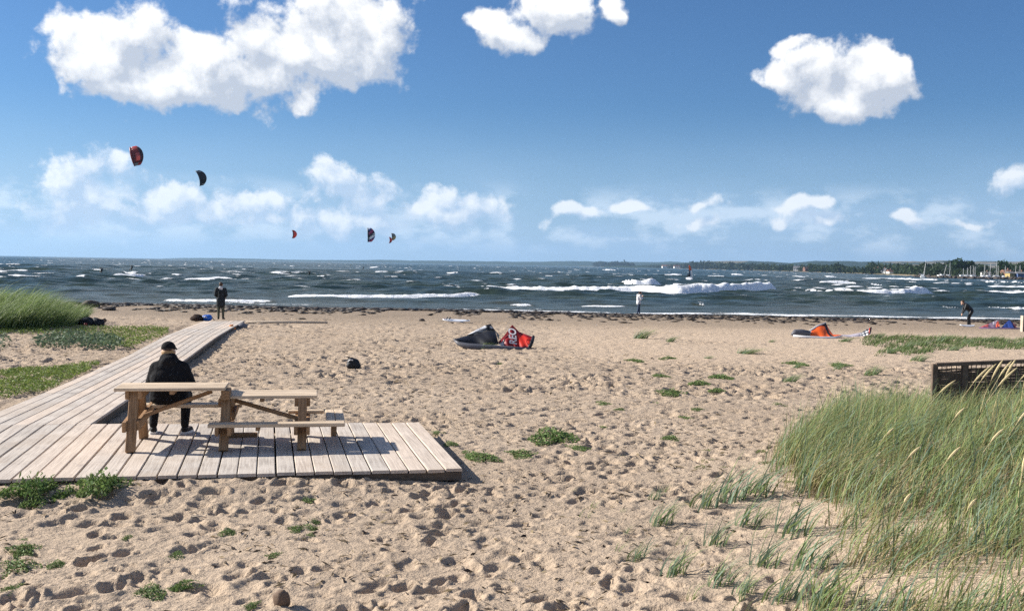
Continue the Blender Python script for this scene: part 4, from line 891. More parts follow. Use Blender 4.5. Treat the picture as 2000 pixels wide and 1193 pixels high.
# turf beside the boardwalk: ground cover nobody could count
def cover(name, label, poly, box, n, size, pal, seed, zup=0.06, thr=-0.32, blade=False):
    g = np.random.RandomState(seed); x = g.uniform(box[0], box[1], n); y = g.uniform(box[2], box[3], n); zz = H0(x, y); qx, qy = project(np.stack([x, y, zz], 1))
    ok = inpoly(qx + 14 * perlin(x * 1.1, y * 1.1, seed), qy + 4 * perlin(x * 1.3, y * 1.3, seed + 1), poly) & (fbm(x * 1.4, y * 1.4, 3, seed + 2) > thr)
    P = np.stack([x, y, zz + g.rand(n) * zup + 0.01], 1)[ok]
    V, F, c = blades(P, 0.20, 0.022, 1.0, pal, seed, 3, 0.6, (0.7, 0)) if blade else leaves(P, size, pal, seed)
    return tag(link(name, npmesh(name, V, F, c), M_LEAF), label, 'ground cover', kind='stuff')
TURF = [(0.17, 0.23, 0.05), (0.20, 0.26, 0.06), (0.13, 0.19, 0.04)]
cover('turf', 'bright green low turf beside the boardwalk, farther patch', [(-150, 648), (60, 640), (130, 638), (325, 642), (335, 650), (250, 682), (190, 672), (120, 655), (60, 652), (-150, 660)], (-30, -8, 24, 42), 130000, 0.036, TURF, 701, 0.10)
cover('turf', 'bright green low turf beside the boardwalk, nearer patch', [(-100, 735), (60, 722), (160, 712), (200, 708), (150, 735), (90, 764), (20, 776), (-100, 795)], (-16, -7.5, 15.5, 25), 90000, 0.026, TURF, 711, 0.07)
cover('scrub', 'blue-green leafy scrub between the two patches of turf', [(60, 668), (130, 652), (200, 660), (245, 672), (225, 686), (150, 682), (80, 680)], (-20, -8, 24, 36), 30000, 0.06, [(0.10, 0.15, 0.09), (0.085, 0.13, 0.07), (0.13, 0.17, 0.10)], 721, 0.22)
cover('scrub', 'sparse blue-green scrub at the left edge of view', [(-100, 655), (10, 660), (22, 672), (10, 684), (-100, 690)], (-20, -10, 24, 36), 9000, 0.06, [(0.10, 0.15, 0.09), (0.085, 0.13, 0.07)], 731, 0.22)
cover('turf', 'thin brown-green turf along the beach behind the fence', [(1690, 655), (1780, 652), (1850, 650), (2000, 652), (2100, 655), (2100, 690), (1960, 682), (1880, 680), (1800, 690), (1700, 700), (1730, 680), (1680, 672)], (8, 26, 22, 44), 60000, 0.055, [(0.09, 0.14, 0.04), (0.07, 0.12, 0.035), (0.12, 0.15, 0.05), (0.17, 0.20, 0.09)], 741, 0.02, -0.02, True)
# separate tufts of marram
def tuft_mesh(k, n=140, pal=GREENS + BLUEG, w=0.022, lean=1.0, rad=0.35):
    g = np.random.RandomState(950 + k); r = np.sqrt(g.rand(n)) * rad; a = g.rand(n) * 6.283
    me = npmesh('tuft', *blades(np.stack([r * np.cos(a), r * np.sin(a), 0 * r], 1), np.full(n, 0.95), w, lean, pal, 970 + k, 4, 0.55, (0.7, 0.0))); me.materials.append(M_GRASS); return me
TM_ = [tuft_mesh(k) for k in range(3)]; TW = [tuft_mesh(20 + k, 38, BLUEG + GREENS[:2], 0.030, 1.0, 0.30) for k in range(4)]; TS = [tuft_mesh(30 + k, 11, GREENS, 0.022, 0.9, 0.28) for k in range(3)]
def tuft(me, px, py, hpx, label, group, wide=1.0):
    p = ground(px, py); o = bpy.data.objects.new('marram_tuft', me); COL.objects.link(o); r = hpx / PX * p.y
    o.location = p + Vector((0, 0, -0.02)); o.scale = (r * wide, r * wide, r); o.rotation_euler = (0, 0, random.uniform(-0.35, 0.35)); return tag(o, label, 'grass tuft', group)
for k, (px, py, h, wd, lb) in enumerate([(1250, 661, 27, 1.5, 'dense green marram tuft alone on the pale drifted sand'), (1308, 667, 16, 1.4, 'smaller marram tuft right of the one on the drifted sand'), (940, 681, 17, 2.2, 'grass tuft in front of the black half of the landed kite'), (1455, 690, 16, 3.2, 'wide flat marram patch in the middle of the drifted sand'), (1540, 746, 25, 1.5, 'dense marram tuft left of the wicker fence'),
    (1700, 732, 26, 1.5, 'spread marram tuft closest to the fence end'), (1555, 718, 15, 1.6, 'thin tuft behind the dense tuft left of the fence'), (1648, 667, 14, 2.2, 'marram tuft in front of the orange kite'), (1712, 660, 15, 1.6, 'marram tuft beside the striped tip of the orange kite'), (1840, 668, 24, 1.4, 'tall tuft in the turf behind the fence'), (1770, 680, 20, 1.6, None), (1800, 675, 18, 1.8, None), (1890, 672, 16, 1.8, None), (1930, 668, 20, 1.6, None), (1960, 670, 16, 1.6, None), (1740, 690, 18, 1.5, None), (1860, 684, 14, 2, None), (1790, 705, 20, 2.0, None), (1635, 722, 18, 1.2, None), (1990, 676, 20, 1.5, None), (1505, 668, 8, 2, None), (1380, 700, 9, 2.2, None)]):
    tuft(TM_[k % 3], px, py, h, lb or 'green marram tuft in the thin turf behind the fence', 'marram tufts on the far beach', wd)
for k, (px, py, h, lb) in enumerate([(1372, 990, 68, 'fullest blue-green marram tuft on bare sand near the dune'), (1430, 975, 72, None), (1480, 965, 66, None), (1290, 1022, 60, 'tuft of spread blades left of the fullest one'), (1275, 975, 30, None), (1458, 1025, 60, None), (1395, 1062, 52, None), (1315, 1120, 66, None), (1240, 1090, 44, None), (1405, 1140, 62, None), (1490, 1105, 66, None), (1450, 1160, 56, None), (1520, 1170, 80, None), (1575, 1110, 90, None), (1545, 1040, 80, None), (1600, 1185, 110, 'large low tuft at the bottom edge under the dune')]):
    tuft(TW[k % 4], px, py, h * 1.4, lb or 'thin wispy marram tuft on smooth sand left of the dune grass', 'wispy tufts by the dune')
for k, (px, py, h) in enumerate([(1140, 1010, 34), (1160, 990, 26), (1225, 1040, 26), (1330, 1060, 30), (1210, 1075, 34), (1355, 1165, 44), (1480, 1050, 40), (1215, 1000, 20), (1300, 960, 24), (1445, 1200, 60), (1500, 1010, 40), (1120, 960, 16)]):
    tuft(TS[k % 3], px, py, h * 1.3, 'sparse few-bladed grass sprig in the trodden sand', 'grass sprigs in the sand')

ORD = 'first second third fourth fifth sixth seventh eighth ninth tenth eleventh twelfth thirteenth fourteenth fifteenth sixteenth seventeenth eighteenth nineteenth twentieth twenty-first twenty-second twenty-third twenty-fourth twenty-fifth twenty-sixth twenty-seventh twenty-eighth twenty-ninth thirtieth'.split()
def number_off(base, form):
    """things that look alike are told apart by their place, counted from the left of the view"""
    bpy.context.view_layer.update()
    os_ = sorted((o for o in COL.objects if o.get('label') == base), key=lambda o: project(np.array(o.matrix_world.translation)[None, :])[0][0])
    for k, o in enumerate(os_): o['label'] = form % ORD[k]
number_off('small low green weed in the sand in front of the deck', '%s from the left of the small green weeds in front of the deck')
number_off('small low green weed in the sand right of the deck', '%s from the left of the small green weeds right of the deck')
number_off('small yellow-green fleshy plant on the sand beside the dune grass', '%s from the left of the yellow-green fleshy plants by the dune')
number_off('green marram tuft in the thin turf behind the fence', '%s from the left of the plain marram tufts behind the fence')
number_off('thin wispy marram tuft on smooth sand left of the dune grass', '%s from the left of the wispy marram tufts beside the dune grass')
number_off('sparse few-bladed grass sprig in the trodden sand', '%s from the left of the few-bladed grass sprigs in trodden sand')
number_off('pale bent seed stalk rising above the dune grass', '%s from the left of the pale seed stalks above the dune grass')

# ------------------------------------------------------------------ seaweed along the water's edge and other drift
def wrack(name, label, n, seed, yb, spread, xr, zl, size):
    g = np.random.RandomState(seed); x = g.uniform(*xr, n); sh = 73.0 - 0.6 * np.sin(x * 0.06 + 0.5) - 0.35 * np.sin(x * 0.31)
    cl = fbm(x * 0.22, x * 0.03, 3, seed); y = sh - yb + g.normal(0, 1, n) * spread
    ok = cl > zl; x = x[ok]; y = y[ok]; r = size * g.uniform(0.5, 1.4, len(x)); P = np.stack([x, y, H0(x, y) + r * 0.15], 1)
    V, F = stones(P, r, seed + 1, 0.2); return tag(link(name, npmesh(name, V, F), M_WRACK), label, 'seaweed', kind='stuff')
M_WRACK = plain('wet_seaweed', (0.042, 0.029, 0.019), 0.6, 0.5, 3.0, 0.4)
wrack('seaweed', 'dark band of wet seaweed along the waterline', 5600, 801, 1.2, 0.75, (-50, 50), -0.8, 0.21)
wrack('seaweed', 'thick dark seaweed bank on the left part of the waterline', 4600, 811, 2.4, 1.5, (-46, 4), -0.55, 0.30)
wrack('seaweed', 'thick dark seaweed bank at the right end of the waterline', 1000, 831, 1.2, 0.9, (24, 50), -0.6, 0.24)
wrack('seaweed', 'scattered strands of seaweed on the upper beach', 4200, 821, 6.5, 4.6, (-45, 50), -0.1, 0.17)
def clump(px, py, w, h, seed, label, mat, name='rock', cat='rock', noise=0.35, group=None, yr=0.8):
    p = ground(px, py); sc = p.y / PX; return tag(MB().ball((p.x, p.y, p.z + h * sc * 0.35), (w * sc / 2, w * sc / 2 * yr, h * sc * 0.68), None, 14, noise, seed).build(name, mat, None, True), label, cat, group)
M_PALE = plain('pale_stone', (0.62, 0.60, 0.56), 0.8, 0.1, 8); M_BROWNR = plain('brown_stone', (0.16, 0.11, 0.08), 0.85, 0.25, 6, 0.2, 0.01)
clump(178, 599, 34, 12, 3, 'largest dark boulder at the waterline behind the grass bank', M_ROCK)
clump(213, 606, 28, 7, 4, 'low dark boulder in the sand near the waterline', M_ROCK)
clump(203, 628, 10, 6, 5, 'small brown stone right of the dark bundle', M_BROWNR)
clump(550, 1181, 34, 28, 6, 'round dark brown stone in the near sand', M_BROWNR)
clump(824, 627, 12, 5, 7, 'small dark lump on the sand left of the white board', M_ROCK)
clump(572, 609, 22, 5, 8, 'dark stone lying on the seaweed line', M_ROCK)
for px, py, w, h, lb in ((119, 590, 6, 9, 'tallest of the pale stones behind the grass bank'), (127, 591, 6, 5, 'low pale stone between two others behind the bank'), (148, 589, 4, 7, 'slim pale stone nearest the dark boulder')): clump(px, py, w, h, px, lb, M_PALE, 'pale_stone', 'stone', 0.15)
M_STICK = plain('bleached_wood', (0.46, 0.38, 0.30), 0.8, 0.15, 10)
p0 = atz(480, 630, 0.60); p1 = atz(640, 631.5, 0.60)
p0.z = float(H0(p0.x, p0.y)) + 0.05; p1.z = float(H0(p1.x, p1.y)) + 0.05
tag(MB().tube([p0, (p0 + p1) / 2 + Vector((0, 0, 0.01)), p1], [0.05, 0.048, 0.04], 7).build('pole', M_STICK, None, True), 'long bleached pole lying on the sand at the boardwalk end', 'pole')
for px, py, dx, lb in ((675, 962, 0.16, 'short pale stick on the sand in front of the deck'), (1720, 985, 0.2, 'short pale stick at the foot of the dune grass'), (390, 1012, 0.14, 'thin dry stick in the near trodden sand')):
    p = ground(px, py); tag(MB().tube([p + Vector((-dx / 2, 0, 0.015)), p + Vector((0, 0.02, 0.02)), p + Vector((dx / 2, -0.02, 0.015))], [0.006, 0.007, 0.004], 5).build('stick', M_STICK, None, True), lb, 'stick')

n = 9000; g = np.random.RandomState(321); y = 5.5 + 26 * g.rand(n) ** 1.3; x = (g.rand(n) * 1.15 - 0.6) * y; ok = (perlin(x * 0.5, y * 0.5, 51) > -0.15) & (x < 0.18 * y + 0.5)
x = x[ok]; y = y[ok]; m = len(x); i0 = np.clip(np.searchsorted(SANDY, y), 0, len(SANDY) - 1); i1 = np.clip(np.searchsorted(SANDU, x / y), 0, len(SANDU) - 1); zz = SANDZ[i0, i1] + 0.006
a = g.rand(m) * 6.283; ln = g.uniform(0.012, 0.05, m) * (0.8 + y / 22); wd_ = ln * g.uniform(0.10, 0.4, m); dx = np.stack([np.cos(a), np.sin(a), g.normal(0, 0.18, m)], 1) * ln[:, None]; dy = np.stack([-np.sin(a), np.cos(a), g.normal(0, 0.3, m)], 1) * wd_[:, None]; c = np.stack([x, y, zz], 1)
V = np.stack([c - dx, c - dy * 0.6 + [0, 0, 0.008], c + dx, c + dy], 1).reshape(-1, 3); pal = np.array([(0.06, 0.045, 0.03), (0.10, 0.075, 0.045), (0.30, 0.23, 0.13), (0.045, 0.035, 0.03), (0.16, 0.12, 0.075)])[g.randint(0, 5, m)]
tag(link('beach_litter', npmesh('beach_litter', V, np.arange(m * 4).reshape(-1, 4), np.repeat(pal, 4, 0)), M_LEAF), 'bits of dry straw and dead leaves scattered on the sand', 'litter', kind='stuff')

# ------------------------------------------------------------------ wicker fence and post
M_TWIG = plain('dark_wicker', (0.15, 0.11, 0.085), 0.9, 0.35, 9, 0.15)
FA = aty(1826, 710, 15.6); FB = aty(2130, 698, 15.2); fl = (FB - FA); L = fl.length
fence = empty('wicker_fence', (FA.x, FA.y, 0), 'dark woven wicker wind fence behind the dune grass', 'fence')
fd = Vector((fl.x, fl.y, 0)).normalized(); fn = Vector((-fd.y, fd.x, 0)); topz = lambda s: FA.z + (FB.z - FA.z) * s / L
gz = lambda s: float(H0(FA.x + fd.x * s, FA.y + fd.y * s)) - 0.15
for k in range(6):
    s = k * L / 5.0; MB().box((fd.x * s, fd.y * s, (gz(s) + topz(s)) / 2), (0.085, 0.085, topz(s) - gz(s)), Matrix.Rotation(math.atan2(fd.y, fd.x), 4, 'Z'), 0.01).build('post', M_TWIG, fence)
MB().beam((fd.x * 0.02, fd.y * 0.02, topz(0) - 0.015), (fd.x * L, fd.y * L, topz(L) - 0.015), 0.10, 0.055).build('top_rail', M_TWIG, fence)
g = np.random.RandomState(44); mb = MB()
for k in range(84):
    zf = 0.03 + 0.94 * k / 84; ph = k * math.pi; pts = []
    for s in np.arange(0.0, L, 0.14): pts.append((fd.x * s + fn.x * 0.016 * math.sin(s * 22.4 + ph), fd.y * s + fn.y * 0.016 * math.sin(s * 22.4 + ph), gz(s) + (topz(s) - 0.05 - gz(s)) * zf + g.normal(0, 0.004)))
    mb.tube(pts, 0.007 + 0.002 * g.rand(), 4, False)
o = mb.build('woven_twig', M_TWIG, fence); o['kind'] = 'stuff'
mb = MB()
for k in range(int(L / 0.07)):
    s = k * 0.07 + 0.03; mb.tube([(fd.x * s, fd.y * s, gz(s)), (fd.x * (s + 0.004), fd.y * s, topz(s) - 0.04)], 0.007, 4, False)
o = mb.build('upright_twig', M_TWIG, fence); o['kind'] = 'stuff'
pp = aty(2004, 648, 24.0); post = empty('sign_post', (pp.x, pp.y, float(H0(pp.x, pp.y))), 'dark board on a thin pale post at the edge of view', 'sign')
hb = pp.z - float(H0(pp.x, pp.y)); M_BOARD = plain('dark_board', (0.05, 0.042, 0.038), 0.7)
MB().box((0, 0, hb + 0.19), (0.22, 0.10, 0.37), None, 0.008).build('board', M_BOARD, post)
MB().tube([(0.06, 0.09, -0.3), (0.06, 0.09, hb + 0.36)], 0.025, 8).build('post', M_STICK, post)
MB().box((-0.115, -0.02, hb + 0.19), (0.014, 0.12, 0.38)).build('edge_strip', M_STICK, post)
# ------------------------------------------------------------------ people
TMPS = bpy.data.scenes.new('workbench')
def blob(shapes, voxel, name, mat, parent, smooth=2):
    """one continuous skin grown round tapered limbs: ('c', p, r, q, r2) limb, ('e', centre, radii, euler) ellipsoid"""
    mb = MB()
    for s in shapes:
        if s[0] == 'c': mb.cone(s[1], s[2], s[3], s[4], 14); mb.ball(s[1], s[2]); mb.ball(s[3], s[4])
        else: mb.ball(s[1], s[2], Euler(s[3]).to_matrix().to_4x4() if len(s) > 3 else None, 16)
    me = mb.mesh('tmp'); o = bpy.data.objects.new('tmp', me); TMPS.collection.objects.link(o)
    md = o.modifiers.new('r', 'REMESH'); md.mode = 'VOXEL'; md.voxel_size = voxel
    if smooth: sm = o.modifiers.new('s', 'SMOOTH'); sm.factor = 0.5; sm.iterations = smooth
    TMPS.view_layers[0].update(); dg = TMPS.view_layers[0].depsgraph; out = bpy.data.meshes.new_from_object(o.evaluated_get(dg))
    bpy.data.objects.remove(o); bpy.data.meshes.remove(me); out.name = name; out.materials.clear()
    return link(name, out, mat, parent, True)
M_SKIN = plain('skin', (0.52, 0.33, 0.24), 0.6, 0.06, 9)
M_BLACK = plain('black_cotton', (0.015, 0.015, 0.017), 0.9, 0.3, 14, 0.1, 0.03, bscale=9); M_BLACK2 = plain('black_trousers', (0.014, 0.014, 0.016), 0.85, 0.3, 14, 0.15, 0.006, bscale=25)
M_NEO = plain('black_neoprene', (0.012, 0.013, 0.016), 0.5, 0.2, 10, 0.3); M_GREYT = plain('grey_fabric', (0.16, 0.16, 0.18), 0.8, 0.15, 10)
M_WHITEF = plain('white_jacket', (0.74, 0.72, 0.72), 0.7, 0.06, 8); M_JEANS = plain('blue_jeans', (0.035, 0.055, 0.10), 0.85, 0.2, 14); M_OLIVE = plain('olive_trousers', (0.075, 0.078, 0.055), 0.85, 0.2, 10)
M_NAVY = plain('dark_coat', (0.014, 0.018, 0.022), 0.8, 0.2, 10); M_LGREY = plain('light_hood', (0.58, 0.57, 0.58), 0.8, 0.1, 10); M_HAIRB = plain('brown_hair', (0.07, 0.04, 0.025), 0.6, 0.25, 30); M_HAIRF = plain('fair_hair', (0.36, 0.23, 0.11), 0.6, 0.25, 40)
M_SOLE = plain('white_sole', (0.72, 0.71, 0.70), 0.6, 0.05, 9); M_SHOE = plain('dark_shoe', (0.018, 0.018, 0.02), 0.7, 0.2, 9)
def hand(p, d, n, s=1.0):
    """palm and five bent fingers; d = pointing direction, n = palm normal"""
    p = Vector(p); d = Vector(d).normalized(); n = Vector(n); n = (n - d * n.dot(d)).normalized(); t = d.cross(n); out = [('c', p, 0.030 * s, p + d * 0.075 * s, 0.034 * s)]
    for k, ln in enumerate((0.068, 0.080, 0.074, 0.058)):
        b = p + d * 0.085 * s + t * (k - 1.5) * 0.021 * s; m = b + d * ln * 0.55 * s + n * 0.012 * s; e = m + d * ln * 0.32 * s + n * 0.035 * s
        out += [('c', b, 0.0105 * s, m, 0.0095 * s), ('c', m, 0.0095 * s, e, 0.0085 * s)]
    b = p + d * 0.03 * s - t * 0.034 * s; m = b + (d * 0.6 - t * 0.8) * 0.042 * s; out += [('c', b, 0.013 * s, m, 0.011 * s), ('c', m, 0.011 * s, m + (d + n * 0.4).normalized() * 0.032 * s, 0.009 * s)]
    return out
def head_shapes(c, face, s=1.0):
    c = Vector(c); f = Vector(face).normalized(); r = f.cross(Vector((0, 0, 1))).normalized(); u = Vector((0, 0, 1)); az = math.atan2(f.y, f.x) - math.pi / 2
    return [('e', c + u * 0.02 * s, (0.078 * s, 0.098 * s, 0.10 * s), (0, 0, az)), ('e', c + f * 0.03 * s - u * 0.055 * s, (0.058 * s, 0.062 * s, 0.062 * s), (0, 0, az)),
            ('c', c + f * 0.095 * s - u * 0.012 * s, 0.011 * s, c + f * 0.104 * s - u * 0.03 * s, 0.015 * s), ('e', c + f * 0.085 * s - u * 0.066 * s, (0.028 * s, 0.016 * s, 0.011 * s), (0, 0, az)),
            ('e', c + r * 0.08 * s - u * 0.01 * s, (0.012 * s, 0.02 * s, 0.03 * s), (0, 0, az)), ('e', c - r * 0.08 * s - u * 0.01 * s, (0.012 * s, 0.02 * s, 0.03 * s), (0, 0, az))]
def skeleton(J, s=1.0):
    """bare body from joints: continuous from head to feet"""
    S_ = head_shapes(J['head'], J['face'], s)
    S_ += [('c', J['neck'], 0.052 * s, Vector(J['head']) - Vector((0, 0, 0.04 * s)), 0.05 * s), ('c', J['pelvis'], 0.125 * s, J['chest'], 0.13 * s), ('c', J['chest'], 0.12 * s, J['neck'], 0.055 * s)]
    for q in 'LR':
        S_ += [('c', J['chest'], 0.09 * s, J['sh' + q], 0.06 * s), ('c', J['sh' + q], 0.055 * s, J['el' + q], 0.04 * s), ('c', J['el' + q], 0.04 * s, J['ha' + q], 0.027 * s),
               ('c', J['pelvis'], 0.10 * s, J['hip' + q], 0.09 * s), ('c', J['hip' + q], 0.085 * s, J['kn' + q], 0.058 * s), ('c', J['kn' + q], 0.055 * s, J['an' + q], 0.036 * s), ('c', J['an' + q], 0.036 * s, J['toe' + q], 0.026 * s)]
        fd_ = Vector(J['ha' + q]) - Vector(J['el' + q]); S_ += hand(J['ha' + q], fd_, J.get('palm' + q, (0.01, -1, -0.3)), s)
    return S_
def limb_cloth(J, names, radii): return [('c', J[a], r0, J[b], r1) for (a, b), (r0, r1) in zip(names, radii)]

# the sitter: back to the camera, on the bench of the tall table end
INV = TM.inverted()
def tl(px, py, h): return INV @ atz(px, py, DZ + h)
sL, sR = tl(301, 841, 0.03), tl(362, 841, 0.03); sc_ = (INV @ atz(327, 789, DZ + 0.44)).x
per = empty('person', TM @ Vector((sc_, 1.10, HLB)), 'person in black hoodie and cap sitting with back turned on the bench', 'person', rot=(0, 0, TA))
b0 = Vector((sc_, 1.10, HLB)); q_ = lambda x, y, z: Vector((x, y, z)) - Vector((0, 0, HLB))
sL = sL - b0; sR = sR - b0
J = dict(pelvis=q_(0, 0.0, 0.54), chest=q_(0.0, 0.03, 0.86), neck=q_(-0.01, 0.07, 0.99), head=q_(-0.025, 0.125, 1.085), face=(0.12, 1, -0.25),
         shL=q_(-0.165, 0.05, 0.885), elL=q_(-0.235, 0.12, 0.66), haL=q_(-0.10, 0.36, 0.63), shR=q_(0.165, 0.05, 0.885), elR=q_(0.245, 0.12, 0.66), haR=q_(0.10, 0.36, 0.63),
         hipL=q_(-0.10, 0.02, 0.53), knL=Vector((sL.x - 0.0, 0.40, 0.06)), anL=Vector((sL.x, sL.y - 0.06, sL.z + 0.06)), toeL=Vector((sL.x - 0.02, sL.y + 0.14, sL.z + 0.01)),
         hipR=q_(0.10, 0.02, 0.53), knR=Vector((sR.x + 0.0, 0.40, 0.06)), anR=Vector((sR.x, sR.y - 0.06, sR.z + 0.06)), toeR=Vector((sR.x + 0.06, sR.y + 0.13, sR.z + 0.01)), palmL=(0.2, 0, 1), palmR=(-0.2, 0, 1))
body = blob(skeleton(J), 0.009, 'body', M_SKIN, per)
hd = [('e', q_(0, -0.01, 0.60), (0.235, 0.165, 0.17)), ('e', q_(0, 0.0, 0.74), (0.235, 0.15, 0.18)), ('e', q_(0, 0.03, 0.855), (0.215, 0.135, 0.13)), ('e', q_(0.0, 0.05, 0.945), (0.15, 0.11, 0.075)), ('e', q_(0, 0.0, 0.49), (0.245, 0.17, 0.085)), ('e', q_(0, 0.0, 0.55), (0.24, 0.165, 0.12)),
      ('e', q_(-0.012, 0.045, 1.005), (0.115, 0.12, 0.07), (0.3, 0, 0)), ('e', q_(0.0, -0.035, 0.965), (0.105, 0.065, 0.075), (0.3, 0, 0))]
for q in 'LR': hd += [('c', J['sh' + q], 0.082, J['el' + q], 0.080), ('c', J['el' + q], 0.076, J['ha' + q], 0.045), ('c', J['chest'] + Vector((0, 0.01, 0.05)), 0.11, J['sh' + q], 0.082), ('c', J['el' + q] * 0.6 + J['pelvis'] * 0.4 + Vector((0, 0, 0.06)), 0.09, J['sh' + q] * 0.7 + J['chest'] * 0.3, 0.10)]
hood = blob(hd, 0.012, 'hoodie', M_BLACK, per, 14)
tr = []
for q in 'LR': tr += [('c', J['pelvis'] + Vector((0, 0.02, -0.02)), 0.115, J['hip' + q], 0.115), ('c', J['hip' + q], 0.115, J['kn' + q], 0.078), ('c', J['kn' + q], 0.076, J['an' + q] + Vector((0, 0, 0.03)), 0.052)]
blob(tr, 0.012, 'trousers', M_BLACK2, per)
for q, t in (('L', sL), ('R', sR)):
    a = J['an' + q]; toe = J['toe' + q]; up_ = Vector((0, 0, 1)); f = (toe - a); f.z = 0; f.normalize(); hz_ = (t.z - 0.03)
    heel = Vector((a.x, a.y, hz_)) - f * 0.05; tip = heel + f * 0.27; r = f.cross(up_)
    sh = blob([('c', heel + up_ * 0.055 + f * 0.03, 0.042, tip + up_ * 0.042 - f * 0.05, 0.038), ('c', a - up_ * 0.01, 0.043, heel + up_ * 0.06 + f * 0.06, 0.045)], 0.009, 'shoe', M_SHOE, per, 2)
    mb = MB(); top = [heel - f * 0.015 + r * 0.036, heel - f * 0.015 - r * 0.036, heel + f * 0.12 - r * 0.046, tip - f * 0.03 - r * 0.036, tip + f * 0.005, tip - f * 0.03 + r * 0.040, heel + f * 0.12 + r * 0.046]
    v0 = [mb.bm.verts.new(p) for p in top]; v1 = [mb.bm.verts.new(p + up_ * 0.032) for p in top]; mb.bm.faces.new(v0[::-1]); mb.bm.faces.new(v1)
    for k in range(7): mb.bm.faces.new((v0[k], v0[(k + 1) % 7], v1[(k + 1) % 7], v1[k]))
    mb.build('sole', M_SOLE, sh)
hc = J['head']; f_ = Vector(J['face']).normalized()
cap = MB(); cap.ball(hc + Vector((0, 0, 0.045)), (0.092, 0.108, 0.088), Matrix.Rotation(-0.12, 4, 'X'), 20)
for v in cap.bm.verts: 
    if v.co.z < hc.z + 0.028: v.co.z = hc.z + 0.028 - (v.co.y - hc.y) * 0.15
cap.box(hc + Vector((0.012, 0.135, 0.03)), (0.15, 0.11, 0.014), Matrix.Rotation(-0.25, 4, 'X'), 0.005)
cp = cap.build('cap', M_BLACK, per, True)
MB().tube([hc + Vector((x, -math.sqrt(max(0, 0.108 ** 2 - x * x * 1.3)) + 0.004, 0.030)) for x in (-0.05, -0.025, 0, 0.025, 0.05)], 0.008, 6).build('cap_strap', M_BLACK2, cp)
blob([('e', hc + Vector((0, -0.025, -0.01)), (0.082, 0.080, 0.06)), ('e', hc + Vector((0, -0.045, -0.05)), (0.055, 0.05, 0.04)), ('e', hc + Vector((0.055, -0.02, -0.045)), (0.03, 0.045, 0.05)), ('e', hc + Vector((-0.055, -0.02, -0.045)), (0.03, 0.045, 0.05))], 0.008, 'hair', M_HAIRF, per)

